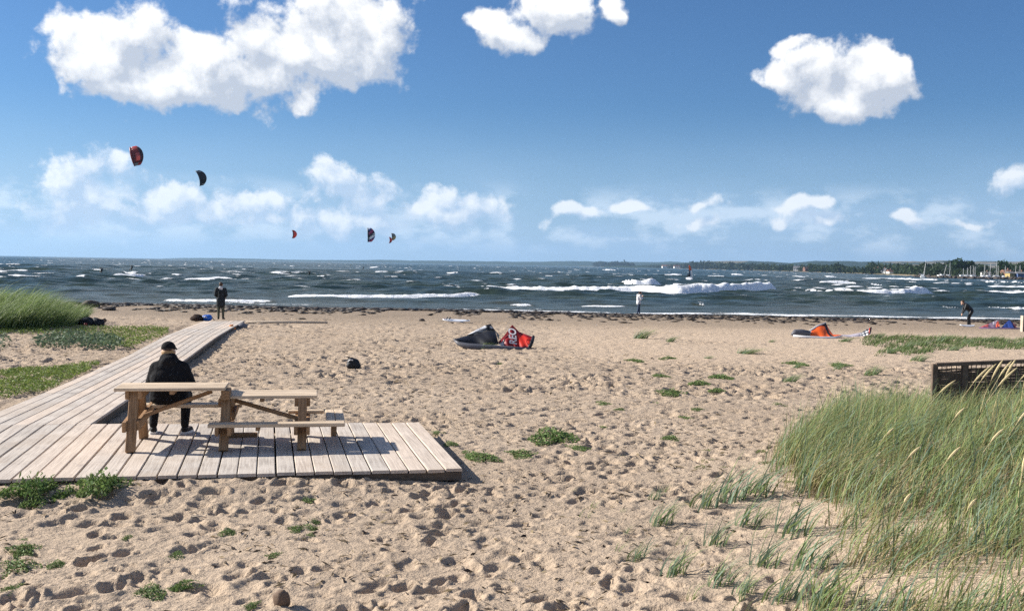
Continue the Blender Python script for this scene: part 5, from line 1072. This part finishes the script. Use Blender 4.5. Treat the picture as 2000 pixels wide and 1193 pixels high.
def stander(name, loc, rz, H, label, upper, lower, coat, hairm, pose='still', group=None, voxel=0.016, hood=None, hatm=None):
    """standing figure of height H facing its local +Y"""
    o = empty(name, loc, label, 'person', group, rot=(0, 0, rz)); k = H / 1.75; v = lambda x, y, z: Vector((x, y, z)) * k
    J = dict(pelvis=v(0, 0, 0.95), chest=v(0, 0, 1.28), neck=v(0, 0.01, 1.47), head=v(0, 0.04, 1.61), face=(0.15, 1, -0.1), shL=v(-0.18, 0, 1.40), elL=v(-0.25, 0.02, 1.13), haL=v(-0.16, 0.20, 1.02), shR=v(0.18, 0, 1.40), elR=v(0.25, 0.02, 1.13), haR=v(0.16, 0.20, 1.02),
             hipL=v(-0.09, 0, 0.92), knL=v(-0.10, 0.02, 0.50), anL=v(-0.10, -0.01, 0.09), toeL=v(-0.13, 0.15, 0.035), hipR=v(0.09, 0, 0.92), knR=v(0.10, 0.02, 0.50), anR=v(0.11, -0.01, 0.09), toeR=v(0.15, 0.14, 0.035))
    if pose == 'phone':
        J.update(chest=v(0, 0.0, 1.27), neck=v(0, 0.05, 1.45), head=v(0, 0.13, 1.57), face=(0, 1, -0.3), elL=v(-0.22, 0.13, 1.12), haL=v(-0.08, 0.28, 1.30), elR=v(0.22, 0.10, 1.12), haR=v(0.05, 0.27, 1.22), anL=v(-0.07, 0.10, 0.09), toeL=v(-0.07, 0.27, 0.035), knL=v(-0.08, 0.08, 0.5), anR=v(0.08, -0.14, 0.09), toeR=v(0.09, 0.03, 0.035), knR=v(0.08, -0.04, 0.5))
    if pose == 'bend':
        J.update(pelvis=v(0, -0.14, 0.91), chest=v(0, 0.10, 1.16), neck=v(0, 0.22, 1.30), head=v(0, 0.33, 1.37), face=(0, 0.7, -0.7), shL=v(-0.17, 0.15, 1.25), elL=v(-0.20, 0.24, 0.99), haL=v(-0.10, 0.33, 0.76), shR=v(0.17, 0.15, 1.25), elR=v(0.20, 0.22, 0.99), haR=v(0.10, 0.31, 0.74),
                 hipL=v(-0.09, -0.16, 0.86), hipR=v(0.09, -0.16, 0.86), knL=v(-0.11, 0.02, 0.48), knR=v(0.11, -0.10, 0.48), anL=v(-0.12, 0.02, 0.09), toeL=v(-0.12, 0.18, 0.035), anR=v(0.12, -0.16, 0.09), toeR=v(0.13, 0.0, 0.035))
    if pose == 'ride':
        J.update(pelvis=v(0, -0.42, 0.62), chest=v(0, -0.62, 0.92), neck=v(0, -0.68, 1.10), head=v(0, -0.66, 1.25), face=(0, 1, 0.3), shL=v(-0.17, -0.62, 1.04), elL=v(-0.20, -0.36, 1.14), haL=v(-0.12, -0.10, 1.28), shR=v(0.17, -0.62, 1.04), elR=v(0.20, -0.36, 1.14), haR=v(0.12, -0.10, 1.28),
                 hipL=v(-0.10, -0.40, 0.60), hipR=v(0.10, -0.40, 0.60), knL=v(-0.22, -0.05, 0.50), knR=v(0.22, -0.05, 0.50), anL=v(-0.28, 0.10, 0.14), anR=v(0.28, 0.10, 0.14), toeL=v(-0.29, 0.24, 0.09), toeR=v(0.29, 0.24, 0.09))
    blob(skeleton(J, k), voxel, 'body', M_SKIN if pose != 'ride' else upper, o, 1)
    up = [('c', J['pelvis'] + (v(0, 0, 0.02)), 0.155 * k, J['chest'], 0.165 * k), ('c', J['chest'], 0.15 * k, J['neck'] - (J['neck'] - J['chest']) * 0.2, 0.085 * k)]
    if coat: up += [('c', J['pelvis'], 0.165 * k, J['pelvis'] - v(0, 0.0, coat), 0.17 * k), ('c', J['pelvis'] + v(-0.05, 0, 0), 0.15 * k, J['pelvis'] + v(-0.05, 0, -coat), 0.15 * k), ('c', J['pelvis'] + v(0.05, 0, 0), 0.15 * k, J['pelvis'] + v(0.05, 0, -coat), 0.15 * k)]
    for q in 'LR': up += [('c', J['chest'] + (J['neck'] - J['chest']) * 0.3, 0.11 * k, J['sh' + q], 0.085 * k), ('c', J['sh' + q], 0.082 * k, J['el' + q], 0.065 * k), ('c', J['el' + q], 0.062 * k, J['ha' + q], 0.042 * k)]
    blob(up, voxel, 'jacket' if pose != 'ride' else 'wetsuit_top', upper, o, 2)
    lo = []
    for q in 'LR': lo += [('c', J['pelvis'], 0.12 * k, J['hip' + q], 0.115 * k), ('c', J['hip' + q], 0.11 * k, J['kn' + q], 0.075 * k), ('c', J['kn' + q], 0.072 * k, J['an' + q] + v(0, 0, 0.0), 0.05 * k)]
    blob(lo, voxel, 'trousers' if pose != 'ride' else 'wetsuit_legs', lower, o, 1)
    for q in 'LR': blob([('c', J['an' + q] - v(0, 0.01, 0.035), 0.046 * k, J['toe' + q], 0.04 * k), ('c', J['an' + q] + v(0, 0, 0.01), 0.045 * k, J['an' + q] - v(0, 0, 0.04), 0.048 * k)], voxel, 'shoe', M_SHOE, o, 1)
    c = J['head']; f = Vector(J['face']).normalized()
    blob([('e', c + Vector((0, 0, 0.045 * k)) - f * 0.018 * k, (0.086 * k, 0.10 * k, 0.082 * k)), ('e', c - f * 0.05 * k - Vector((0, 0, 0.02 * k)), (0.078 * k, 0.065 * k, 0.075 * k))] + ([('e', c - f * 0.10 * k - Vector((0, 0, 0.08 * k)), (0.09 * k, 0.07 * k, 0.10 * k)), ('c', c - f * 0.05 * k, 0.05 * k, c - f * 0.20 * k + v(0.02, 0, 0.02), 0.015 * k)] if pose == 'phone' else []), voxel * 0.8, 'hair', hairm, o, 1)
    if hood: blob([('e', J['neck'] + v(0, -0.07, 0.0), (0.10 * k, 0.07 * k, 0.075 * k)), ('e', J['neck'] + v(0.03, -0.085, -0.075), (0.06 * k, 0.045 * k, 0.07 * k)), ('e', J['neck'] + v(0, -0.02, 0.04), (0.085 * k, 0.08 * k, 0.04 * k))], voxel, 'hood', hood, o, 1)
    return o, J, k
mp = atz(431, 624, 0.725)
stander('person', (mp.x, mp.y, 0.728), 0.15, 1.68, 'person in dark coat with pale hood standing at the boardwalk end', M_NAVY, M_OLIVE, 0.26, M_HAIRB, 'still', None, 0.015, M_LGREY)
wp = aty(1247, 612, 70.6); wp.z = float(H0(wp.x, wp.y)); stander('person', wp, -1.25, 1.70, 'person in white jacket and jeans at the waterline', M_WHITEF, M_JEANS, 0.10, M_HAIRB, 'phone', None, 0.02)
kp = ground(1890, 637.5); stander('person', kp, 1.45, 1.72, 'person in black wetsuit bending over gear on the sand', M_NEO, M_NEO, 0, M_HAIRB, 'bend', None, 0.02, M_GREYT)
M_BRED = plain('red_board', (0.30, 0.03, 0.025), 0.4, 0.05, 4, 0.4); M_BWHITE = plain('white_board', (0.78, 0.79, 0.82), 0.35, 0.03, 4, 0.5); M_BDARK = plain('dark_board_paint', (0.03, 0.03, 0.04), 0.4, 0.1, 4, 0.4)
def rider(px, py, d, rz, label, board, H=1.8, tilt=0.0):
    p = aty(px, py, d); p.z = max(0.12, p.z)
    o, J, k = stander('kite_surfer', p, rz, H, label, M_NEO, M_NEO, 0, M_HAIRB, 'ride', 'kite surfers riding on the sea', 0.03)
    o.rotation_euler = (0, tilt, rz); o['category'] = 'surfer'
    b = MB(); b.box((0, 0.15, 0.06), (1.35, 0.42, 0.05), None, 0.02).build('board', board, o)
    mb = MB(); mb.tube([(-0.26, -0.10 * k, 1.28 * k), (0.26, -0.10 * k, 1.28 * k)], 0.025, 6).build('control_bar', M_BDARK, o); return o
rider(197, 541, 196, 0.9, 'kite surfer crouching low on the red board, ahead of the spray', M_BRED, 1.75, -0.15)
rider(255, 534, 252, 0.9, 'kite surfer leaning back above the white spray', M_BDARK, 1.9, 0.0)
rider(601, 542, 214, 1.0, 'single kite surfer in mid bay left of the coloured kites', M_BDARK, 1.6, 0.0)
rider(708, 529.5, 420, 1.0, 'tiny far kite surfer below the patterned kite', M_BDARK, 1.8, 0.0)

# ------------------------------------------------------------------ kites in the air
def colour_grid(name, P, fn, nu, nv, mat, parent, close=False):
    V = []; C = []
    for i in range(nu + 1):
        for j in range(nv + 1): V.append(P(i / nu, j / nv)); C.append(fn(i / nu, j / nv))
    return link(name, npmesh(name, np.array([tuple(v) for v in V]), gridfaces(nu + 1, nv + 1), np.array(C)), mat, parent, True)
RED, DRED, BLK, WHT, GRY, ORG, BLU = (0.52, 0.025, 0.02), (0.22, 0.015, 0.02), (0.012, 0.012, 0.016), (0.75, 0.75, 0.77), (0.16, 0.17, 0.19), (0.80, 0.14, 0.02), (0.03, 0.07, 0.32)
def kite(px, py, hpx, d, N_, Sp, fn, label, chord=0.5, tipcurl=78, le=BLK, group='kites flying over the bay'):
    p = aty(px, py, d); h = hpx / PX * d; N_ = Vector(N_).normalized(); Sp = Vector(Sp); Sp = (Sp - N_ * Sp.dot(N_)).normalized(); Cd = Sp.cross(N_)
    R = h / (2 * math.sin(math.radians(tipcurl))); c0 = h * chord
    o = empty('kite', p, label, 'kite', group)
    def at(t, c, off=0.0):
        th = math.radians(tipcurl) * t; w = c0 * (1 - 0.50 * t * t); b = 0.06 * h * math.sin(math.pi * min(1, c)) * (1 - t * t)
        return Sp * ((R + b + off) * math.sin(th)) + N_ * ((R + b + off) * (math.cos(th) - 0.55)) + Cd * (w * (c - 0.5) - 0.16 * h * t * t)
    colour_grid('canopy', lambda u, v: at(2 * u - 1, v), lambda u, v: fn(2 * u - 1, v), 36, 12, M_FABRIC, o)
    m = MB(); m.tube([at(t, 0.0) for t in np.linspace(-1, 1, 21)], [0.045 * h * (1 - 0.55 * t * t) for t in np.linspace(-1, 1, 21)], 8); m.build('leading_edge', {BLK: M_BDARK, RED: M_BRED, WHT: M_BWHITE}[le], o, True)
    for t in (-0.55, 0.0, 0.55): MB().tube([at(t, c, -0.03 * h) for c in (0.02, 0.4, 0.75, 0.97)], [0.026 * h, 0.022 * h, 0.017 * h, 0.01 * h], 7).build('strut', {BLK: M_BDARK, RED: M_BRED, WHT: M_BWHITE}[le], o, True)
    return o
def k_red(t, c):
    if t > 0.78: return RED if c > 0.3 else WHT
    if -0.72 < t < -0.62: return BLK
    if t < -0.72: return GRY if c < 0.55 else DRED
    if abs(c - 0.55) < 0.16 and -0.45 < t < 0.15: return (0.70, 0.12, 0.10)
    return (0.16 + 0.3 * max(0, t), 0.03, 0.03) if c < 0.7 else (0.05, 0.02, 0.03)
kite(271, 304, 38, 190, (0.10, -0.99, 0.05), (-0.26, 0.05, 1), k_red, 'largest kite in the sky, red and dark with white tip', 0.60, 50, RED)
def k_dark(t, c): return GRY if (0.60 < t < 0.75 or -0.82 < t < -0.70) and c > 0.25 else ((0.10, 0.14, 0.18) if t > 0.75 and c < .5 else BLK)
kite(394, 347, 30, 250, (0.55, -0.82, 0.05), (-0.42, 0.1, 1), k_dark, 'black kite right of and below the largest red kite', 0.46, 58, BLK)
kite(574.5, 457.5, 16, 300, (0.6, -0.78, 0.1), (-0.08, 0.1, 1), lambda t, c: (0.60, 0.05, 0.03) if abs(t) < 0.8 else DRED, 'small plain red kite low over the sea', 0.5, 62, BLK)
def k_pat(t, c): return [BLK, WHT, (0.35, 0.03, 0.10), BLU, GRY, (0.55, 0.10, 0.2), WHT, BLK][(int((t + 1) * 6) * 3 + int(c * 3.99) * 5) % 8]
kite(726, 459, 27, 300, (0.12, -0.99, 0.0), (-0.05, 0.1, 1), k_pat, 'kite with black, white and pink pattern', 0.5, 46, BLK)
kite(768.5, 462.5, 14, 480, (0.4, -0.9, 0.1), (-0.1, 0.1, 1), lambda t, c: (0.16, 0.17, 0.15) if t > 0 else (0.28, 0.22, 0.09), 'grey and olive kite of the overlapping pair', 0.55, 60, BLK)
kite(762.5, 469, 12, 440, (0.5, -0.85, 0.0), (-0.08, 0.1, 1), lambda t, c: (0.45, 0.04, 0.03) if t > -0.4 else (0.12, 0.02, 0.03), 'small dark red kite of the overlapping pair', 0.40, 60, RED)

# windsurfer
wd = 292.0; wpz = aty(1344, 547, wd); ws = empty('windsurfer', (wpz.x, wd, max(0.1, wpz.z)), 'windsurfer with orange-topped sail in front of the far wood', 'windsurfer')
zt = (547 - 519) / PX * wd
def sail(u, v): x = 0.15 + (1.05 * (1 - u) ** 0.55 + 0.18) * v * (0.75 if u < 0.12 else 1) - 0.12 * u; return (x + 0.05, -0.15 * math.sin(math.pi * v), 0.45 + u * (zt - 0.45))
colour_grid('sail', sail, lambda u, v: (0.62, 0.11, 0.03) if u > 0.62 else ((0.02, 0.02, 0.03) if v < 0.28 else (0.62, 0.64, 0.68)), 16, 8, M_FABRIC, ws)
MB().tube([sail(u, 0) for u in (0, 0.5, 1)], [0.035, 0.03, 0.02], 6).build('mast', M_BDARK, ws)
MB().tube([(0.1, -0.25, 1.5), (1.2, -0.3, 1.45)], 0.03, 6).build('boom', M_BDARK, ws)
MB().box((0.3, 0, 0.12), (2.4, 0.6, 0.10), None, 0.03).build('board', M_BWHITE, ws)
k = 1.0; J = dict(pelvis=Vector((-0.15, -0.35, 0.95)), chest=Vector((-0.2, -0.5, 1.25)), neck=Vector((-0.2, -0.55, 1.43)), head=Vector((-0.18, -0.53, 1.58)), face=(0.5, 1, 0), shL=Vector((-0.35, -0.48, 1.38)), elL=Vector((-0.1, -0.42, 1.42)), haL=Vector((0.15, -0.30, 1.48)), shR=Vector((-0.05, -0.52, 1.38)), elR=Vector((0.2, -0.45, 1.42)), haR=Vector((0.5, -0.32, 1.47)),
    hipL=Vector((-0.24, -0.33, 0.92)), hipR=Vector((-0.06, -0.35, 0.92)), knL=Vector((-0.3, -0.16, 0.55)), knR=Vector((0.0, -0.18, 0.55)), anL=Vector((-0.35, -0.05, 0.24)), anR=Vector((0.05, -0.06, 0.24)), toeL=Vector((-0.32, 0.1, 0.19)), toeR=Vector((0.12, 0.1, 0.19)))
tag(blob(skeleton(J, 1.15), 0.035, 'windsurfing_person', M_NEO, None, 1), 'dark wetsuited person holding the windsurf boom', 'person').location = ws.location

# ------------------------------------------------------------------ kites lying on the beach
def pt(q, Y0): return aty(q[0], q[1], Y0 + (q[2] if len(q) > 2 else 0.0))
def resample(c, n):
    c = [tuple(q) + (0.0,) * (3 - len(q)) for q in c]; d = [0]
    for a, b in zip(c[:-1], c[1:]): d.append(d[-1] + math.hypot(a[0] - b[0], a[1] - b[1]) + 1e-6)
    d = np.array(d) / d[-1]; t = np.linspace(0, 1, n); return [tuple(np.interp(x, d, [q[k] for q in c]) for k in range(3)) for x in t]
def cloth(name, lo, hi, Y0, col, parent, nu=14, nv=8, bulge=0.1, mat=None):
    A_ = resample(lo, nu + 1); B_ = resample(hi, nu + 1)
    def P(u, v):
        i = int(round(u * nu)); a = A_[i]; b = B_[i]; q = tuple(a[k] + (b[k] - a[k]) * v for k in range(3))
        return pt((q[0], q[1], q[2] - bulge * math.sin(math.pi * v) * (0.6 + 0.4 * math.sin(u * 9)) + 0.03 * math.sin(u * 23 + v * 5)), Y0) - parent.location
    return colour_grid(name, P, col if callable(col) else (lambda u, v: col), nu, nv, mat or M_FABRIC, parent)
def pipe(name, pts, rad, Y0, mat, parent, seg=8): return MB().tube([pt(q, Y0) - parent.location for q in pts], rad, seg).build(name, mat, parent, True)
M_LE = plain('grey_bladder_tube', (0.10, 0.10, 0.115), 0.5, 0.15, 6, 0.3); M_LEB = plain('black_bladder_tube', (0.02, 0.02, 0.024), 0.5, 0.2, 6, 0.3); M_LEW = plain('white_bladder_tube', (0.70, 0.68, 0.68), 0.5, 0.06, 6, 0.3)
gp = ground(964, 681); Y0 = gp.y + 0.2
rk = empty('landed_kite', gp, 'black and red kite with large white letters lying on the sand', 'kite')
cloth('black_canopy', [(887, 664, 0), (905, 672, -.05), (930, 676, -.1), (955, 675, -.1), (974, 672, 0)], [(887, 662, .1), (912, 655, .5), (935, 650, .6), (950, 645, .7), (967, 645, .8)], Y0, lambda u, v: BLK if v < 0.97 or u < 0.2 else (0.05, 0.05, 0.05), rk, 18, 8, 0.22)
cloth('ridge_panel', [(912, 655, .5), (935, 650, .6), (950, 645, .7), (967, 645, .8)], [(914, 653, .55), (930, 644, .7), (950, 634, .9), (958, 633, 1.0)], Y0, lambda u, v: WHT if (v > 0.62 and u < 0.8) else ((0.55, 0.55, 0.56) if (u > 0.93 and 0.3 < v < 0.75) else GRY if u < 0.75 else BLK), rk, 16, 8, 0.05)
cloth('black_flap', [(957, 632, 1.0), (964, 642, .8), (970, 652, .6), (974, 668, .3)], [(957.5, 631.5, 1.0), (967, 645, 1.0), (976, 655, 1.1), (973, 661, .7)], Y0, BLK, rk, 10, 4, 0.05)
pipe('leading_edge', [(887, 663, 0), (896, 671, -.15), (912, 676, -.25), (940, 679, -.3), (970, 680, -.3), (1000, 681.5, -.3), (1034, 682, -.25)], [0.03, 0.07, 0.10, 0.11, 0.10, 0.085, 0.05], Y0, M_LE, rk)
cloth('red_canopy', [(984, 676, 0), (1000, 679, -.05), (1018, 680.5, -.1), (1035, 680, -.1)], [(985, 662, .3), (1000.5, 634, .7), (1014, 648, .6), (1041, 658, .35)], Y0, lambda u, v: (0.62, 0.03, 0.015) if (u > 0.55 and 0.12 < v < 0.85) else (0.26, 0.012, 0.018) if v < 0.93 else DRED, rk, 22, 10, 0.10)
cloth('red_border', [(972, 669, .2), (985, 655, .4), (1000, 634.5, .72)], [(976, 671, .1), (988, 659, .3), (1001, 639, .65)], Y0 - 0.06, DRED, rk, 8, 2, 0.0)
cloth('white_panel', [(973, 672, .1), (984, 676, .0)], [(982, 664, .3), (986, 660, .32)], Y0, lambda u, v: WHT if u < 0.75 else (0.6, 0.5, 0.5), rk, 6, 4, 0.02)
pipe('wing_tip', [(1042, 657, .35), (1039, 668, .1), (1033, 681, -.15)], [0.05, 0.06, 0.06], Y0, M_LEB, rk)
fc = bpy.data.curves.new('letters', 'FONT'); fc.body = 'REO'; fc.size = 1.0; fc.offset = 0.025; fc.shear = 0.2; fc.space_character = 1.02
fo = bpy.data.objects.new('letters_tmp', fc); TMPS.collection.objects.link(fo); TMPS.view_layers[0].update(); dg = TMPS.view_layers[0].depsgraph
lm = bpy.data.meshes.new_from_object(fo.evaluated_get(dg)); bpy.data.objects.remove(fo)
co = np.array([v.co[:] for v in lm.vertices]); w_ = co[:, 0].max() - co[:, 0].min(); x0_ = co[:, 0].min(); h_ = co[:, 1].max()
for v in lm.vertices:
    u_ = (v.co.x - x0_) / w_; t_ = v.co.y / h_; py = 672.5 - u_ * 31.5; px = 1008 - t_ * 14.5 + (u_ - 0.5) * -3.0
    v.co = pt((px, py, 0.02 + (680 - py) / 46 * 0.62 - 0.14 * math.sin(math.pi * np.clip((680 - py) / 46, 0, 1)) - 0.16), Y0) - rk.location
lm.materials.clear(); link('lettering', lm, plain('white_print', (0.58, 0.56, 0.58), 0.6, 0.05, 5), rk)

gp = ground(1610, 660); Y0 = gp.y + 0.1
ok_ = empty('landed_kite', gp, 'orange kite with black stripe and grey end lying on the sand', 'kite')
pipe('grey_tip', [(1547, 653, 0), (1553, 650, .1), (1565, 650, .15), (1582, 652, .1)], [0.06, 0.15, 0.16, 0.13], Y0, M_LE, ok_)
pipe('leading_edge', [(1549, 656, -.1), (1575, 658.5, -.2), (1605, 660, -.25), (1630, 659.5, -.2), (1645, 656, -.1)], [0.05, 0.06, 0.06, 0.05, 0.03], Y0, M_LEW, ok_)
def k_or(u, v):
    d_ = (u - 0.34) - (1 - v) * 0.38
    return BLK if 0.0 < d_ < 0.17 else WHT if v < 0.07 or u < 0.06 else (0.85, 0.13, 0.02)
cloth('orange_canopy', [(1577, 657, 0), (1600, 659, -.1), (1625, 658.5, -.1), (1643, 655, 0)], [(1580, 647, .3), (1596, 637, .7), (1613, 630.5, 1.0), (1619, 642, .8), (1627, 653, .3), (1643, 654, .05)], Y0, k_or, ok_, 34, 14, 0.12)
pipe('canopy_edge', [(1576, 658, 0), (1581, 646.5, .3), (1597, 636.5, .7), (1613, 630, 1.0)], [0.03, 0.035, 0.035, 0.02], Y0, M_LEW, ok_)
cloth('pale_panel', [(1643, 656, 0), (1660, 658, 0), (1680, 657, .1)], [(1643, 654, .2), (1660, 653.5, .3), (1682, 649, .3)], Y0, (0.55, 0.50, 0.56), ok_, 8, 3, 0.05)
cloth('striped_tip', [(1678, 657, .1), (1690, 655.5, .1), (1701, 652, .1)], [(1680, 651, .3), (1692, 643, .4), (1703, 638, .5)], Y0, lambda u, v: (0.55, 0.05, 0.02) if 0.78 < u < 0.86 else BLK if u > 0.84 or 0.28 < v < 0.48 or 0.72 < v < 0.95 else WHT, ok_, 16, 12, 0.04)
gp = ground(1955, 642); Y0 = gp.y
bk = empty('landed_kite', gp, 'crumpled red, white and blue kite at the edge of view', 'kite')
pipe('leading_edge', [(1912, 640, 0), (1935, 642, -.1), (1965, 643, -.1), (1995, 642, 0)], [0.03, 0.07, 0.08, 0.05], Y0, plain('purple_tube', (0.20, 0.12, 0.22), 0.5), bk)
cloth('red_canopy', [(1914, 639, 0), (1930, 641, 0), (1953, 641, 0)], [(1918, 637, .2), (1936, 630, .5), (1950, 624, .9)], Y0, lambda u, v: WHT if (v > 0.55 and u > 0.45 and int(u * 14) % 3 == 0) else (0.48, 0.10, 0.10) if u < 0.4 else (0.22, 0.16, 0.22), bk, 16, 8, 0.08)
cloth('orange_panel', [(1945, 639, .1), (1952, 637, .1)], [(1946, 627, .6), (1951, 628, .6)], Y0 - 0.1, (0.66, 0.12, 0.07), bk, 5, 5, 0.03)
cloth('blue_canopy', [(1955, 641, 0), (1968, 642, -.05), (1980, 641, 0)], [(1957, 638, .2), (1971, 624.5, .9), (1978, 632, .5)], Y0, lambda u, v: (0.03, 0.06, 0.24), bk, 12, 6, 0.08)
cloth('tip_panel', [(1976, 640, 0), (1986, 640, 0)], [(1973, 626, .8), (1984, 634, .3)], Y0 + 0.1, (0.14, 0.05, 0.06), bk, 5, 5, 0.03)

# ------------------------------------------------------------------ boards, bags and other small things
def surfboard(px, py, wpx, label, rz=0.05, parts=True, chordk=0.30, tilt=0.14):
    p = ground(px, py); L = wpx / PX * p.y; mb = MB(); b = mb.bm; ring = []
    o = empty('kite_board', p + Vector((0, 0, 0.05)), label, 'board', rot=(-tilt * 0, 0.03, rz))
    n = 24; out = []
    for k in range(n): a = 2 * math.pi * k / n; x = math.copysign(abs(math.cos(a)) ** 0.75, math.cos(a)) * L / 2; y = math.sin(a) * L * chordk / 2 * (1 - 0.12 * math.cos(a)); out.append((x, y, 0.05 * (2 * x / L) ** 2 + y * tilt))
    v0 = [b.verts.new((x, y, z_)) for x, y, z_ in out]; v1 = [b.verts.new((x * 0.98, y * 0.96, z_ + 0.045)) for x, y, z_ in out]
    b.faces.new(v0[::-1]); b.faces.new(v1)
    for k in range(n): b.faces.new((v0[k], v0[(k + 1) % n], v1[(k + 1) % n], v1[k]))
    mb.build('deck', M_BWHITE, o)
    if parts:
        for x in (-0.34, -0.24): MB().tube([(x * L, -0.12 * L * .8, 0.09), (x * L + 0.02, 0, 0.17), (x * L + 0.03, 0.12 * L * .8, 0.13)], 0.028, 6).build('foot_strap', M_BDARK, o)
        MB().box((0.40 * L, 0, 0.092), (0.10, 0.10 * L, 0.012), Matrix.Rotation(0.6, 4, 'Z')).build('logo_patch', M_BDARK, o)
        MB().box((-0.43 * L, -0.05 * L, 0.10), (0.12, 0.06 * L, 0.012)).build('logo_patch', M_BRED, o)
surfboard(891, 629, 54, 'white kiteboard with dark straps lying on the sand', -0.06)
surfboard(1889, 639, 30, 'pale board lying at the bending person\'s feet', 0.05, False)
M_BAG = plain('black_nylon', (0.014, 0.015, 0.018), 0.6, 0.3, 9, 0.3, 0.01); M_BLUEB = plain('blue_plastic', (0.02, 0.13, 0.55), 0.35, 0.15, 5, 0.5); M_ORB = plain('orange_fabric', (0.65, 0.20, 0.03), 0.7, 0.15, 9)
p = ground(690, 719); sc = p.y / PX; w, h = 31 * sc, 22 * sc
bag = empty('backpack', p, 'black backpack lying alone on the sand', 'backpack')
blob([('e', (0, 0, h * 0.40), (w * 0.42, w * 0.34, h * 0.50)), ('e', (-w * 0.12, 0, h * 0.62), (w * 0.26, w * 0.26, h * 0.36)), ('e', (w * 0.22, -0.02, h * 0.24), (w * 0.28, w * 0.24, h * 0.28)), ('e', (-w * 0.2, -0.06, h * 0.25), (w * 0.22, w * 0.2, h * 0.3))], 0.012, 'bag_body', M_BAG, bag)
MB().tube([(-w * 0.30, -w * 0.22, h * 0.62), (-w * 0.14, -w * 0.30, h * 0.80), (w * 0.02, -w * 0.27, h * 0.76)], 0.013, 6).build('reflective_strip', M_SOLE, bag)
MB().tube([(-w * 0.28, 0, h * 0.9), (-w * 0.36, -0.05, h * 1.0), (-w * 0.22, -0.03, h * 1.02)], 0.012, 6).build('grab_loop', M_BAG, bag)
MB().tube([(w * 0.3, -w * 0.2, h * 0.3), (w * 0.48, -w * 0.22, h * 0.12), (w * 0.52, -w * 0.1, 0.02)], 0.014, 6).build('shoulder_strap', M_BAG, bag)
p = ground(404, 626); sc = p.y / PX
o = empty('bag', p, 'bright blue bag on the sand beside the boardwalk end', 'bag')
blob([('e', (0, 0, 5 * sc), (11 * sc, 7 * sc, 6.5 * sc)), ('e', (4 * sc, 0, 8 * sc), (6 * sc, 5 * sc, 4 * sc)), ('e', (-7 * sc, 0, 4 * sc), (5 * sc, 5 * sc, 5 * sc))], 0.02, 'bag_body', M_BLUEB, o)
MB().tube([(8 * sc, 0, 9 * sc), (13 * sc, 0, 3 * sc), (15 * sc, 0, 0.02)], 0.02, 5).build('strap', M_BDARK, o)
MB().tube([(-4 * sc, -6.5 * sc, 6 * sc), (-1 * sc, -7 * sc, 8.5 * sc), (2 * sc, -6.5 * sc, 6 * sc)], 0.025, 5).build('label_patch', M_SOLE, o)
o = clump(385, 626, 26, 11, 21, 'dark brown bundle left of the blue bag', plain('brown_cloth', (0.045, 0.03, 0.025), 0.9, 0.3, 6, 0.1, 0.02), 'bundle', 'bundle', 0.4)
o = clump(168, 634, 36, 14, 22, 'larger black bundle under the grass bank', M_BAG, 'bundle', 'bundle', 0.45); clump(190, 635, 28, 13, 23, 'black bundle right of the larger one under the grass bank', M_BAG, 'bundle', 'bundle', 0.45)
clump(167, 636, 7, 6, 24, 'small red cloth among the black bundles', M_BRED, 'cloth', 'cloth', 0.3); clump(172, 631, 9, 5, 25, 'small grey cloth on the black bundles', M_GREYT, 'cloth', 'cloth', 0.3)
clump(452, 644, 14, 9, 26, 'orange and pale cloth heap right of the boardwalk', M_ORB, 'cloth', 'cloth', 0.4); clump(449, 641, 8, 8, 27, 'pale cloth on the orange heap', M_PALE, 'cloth', 'cloth', 0.3); clump(473, 641, 20, 9, 28, 'dark grey clothes heap right of the orange cloth', M_GREYT, 'cloth', 'cloth', 0.45)

bpy.data.scenes.remove(TMPS)
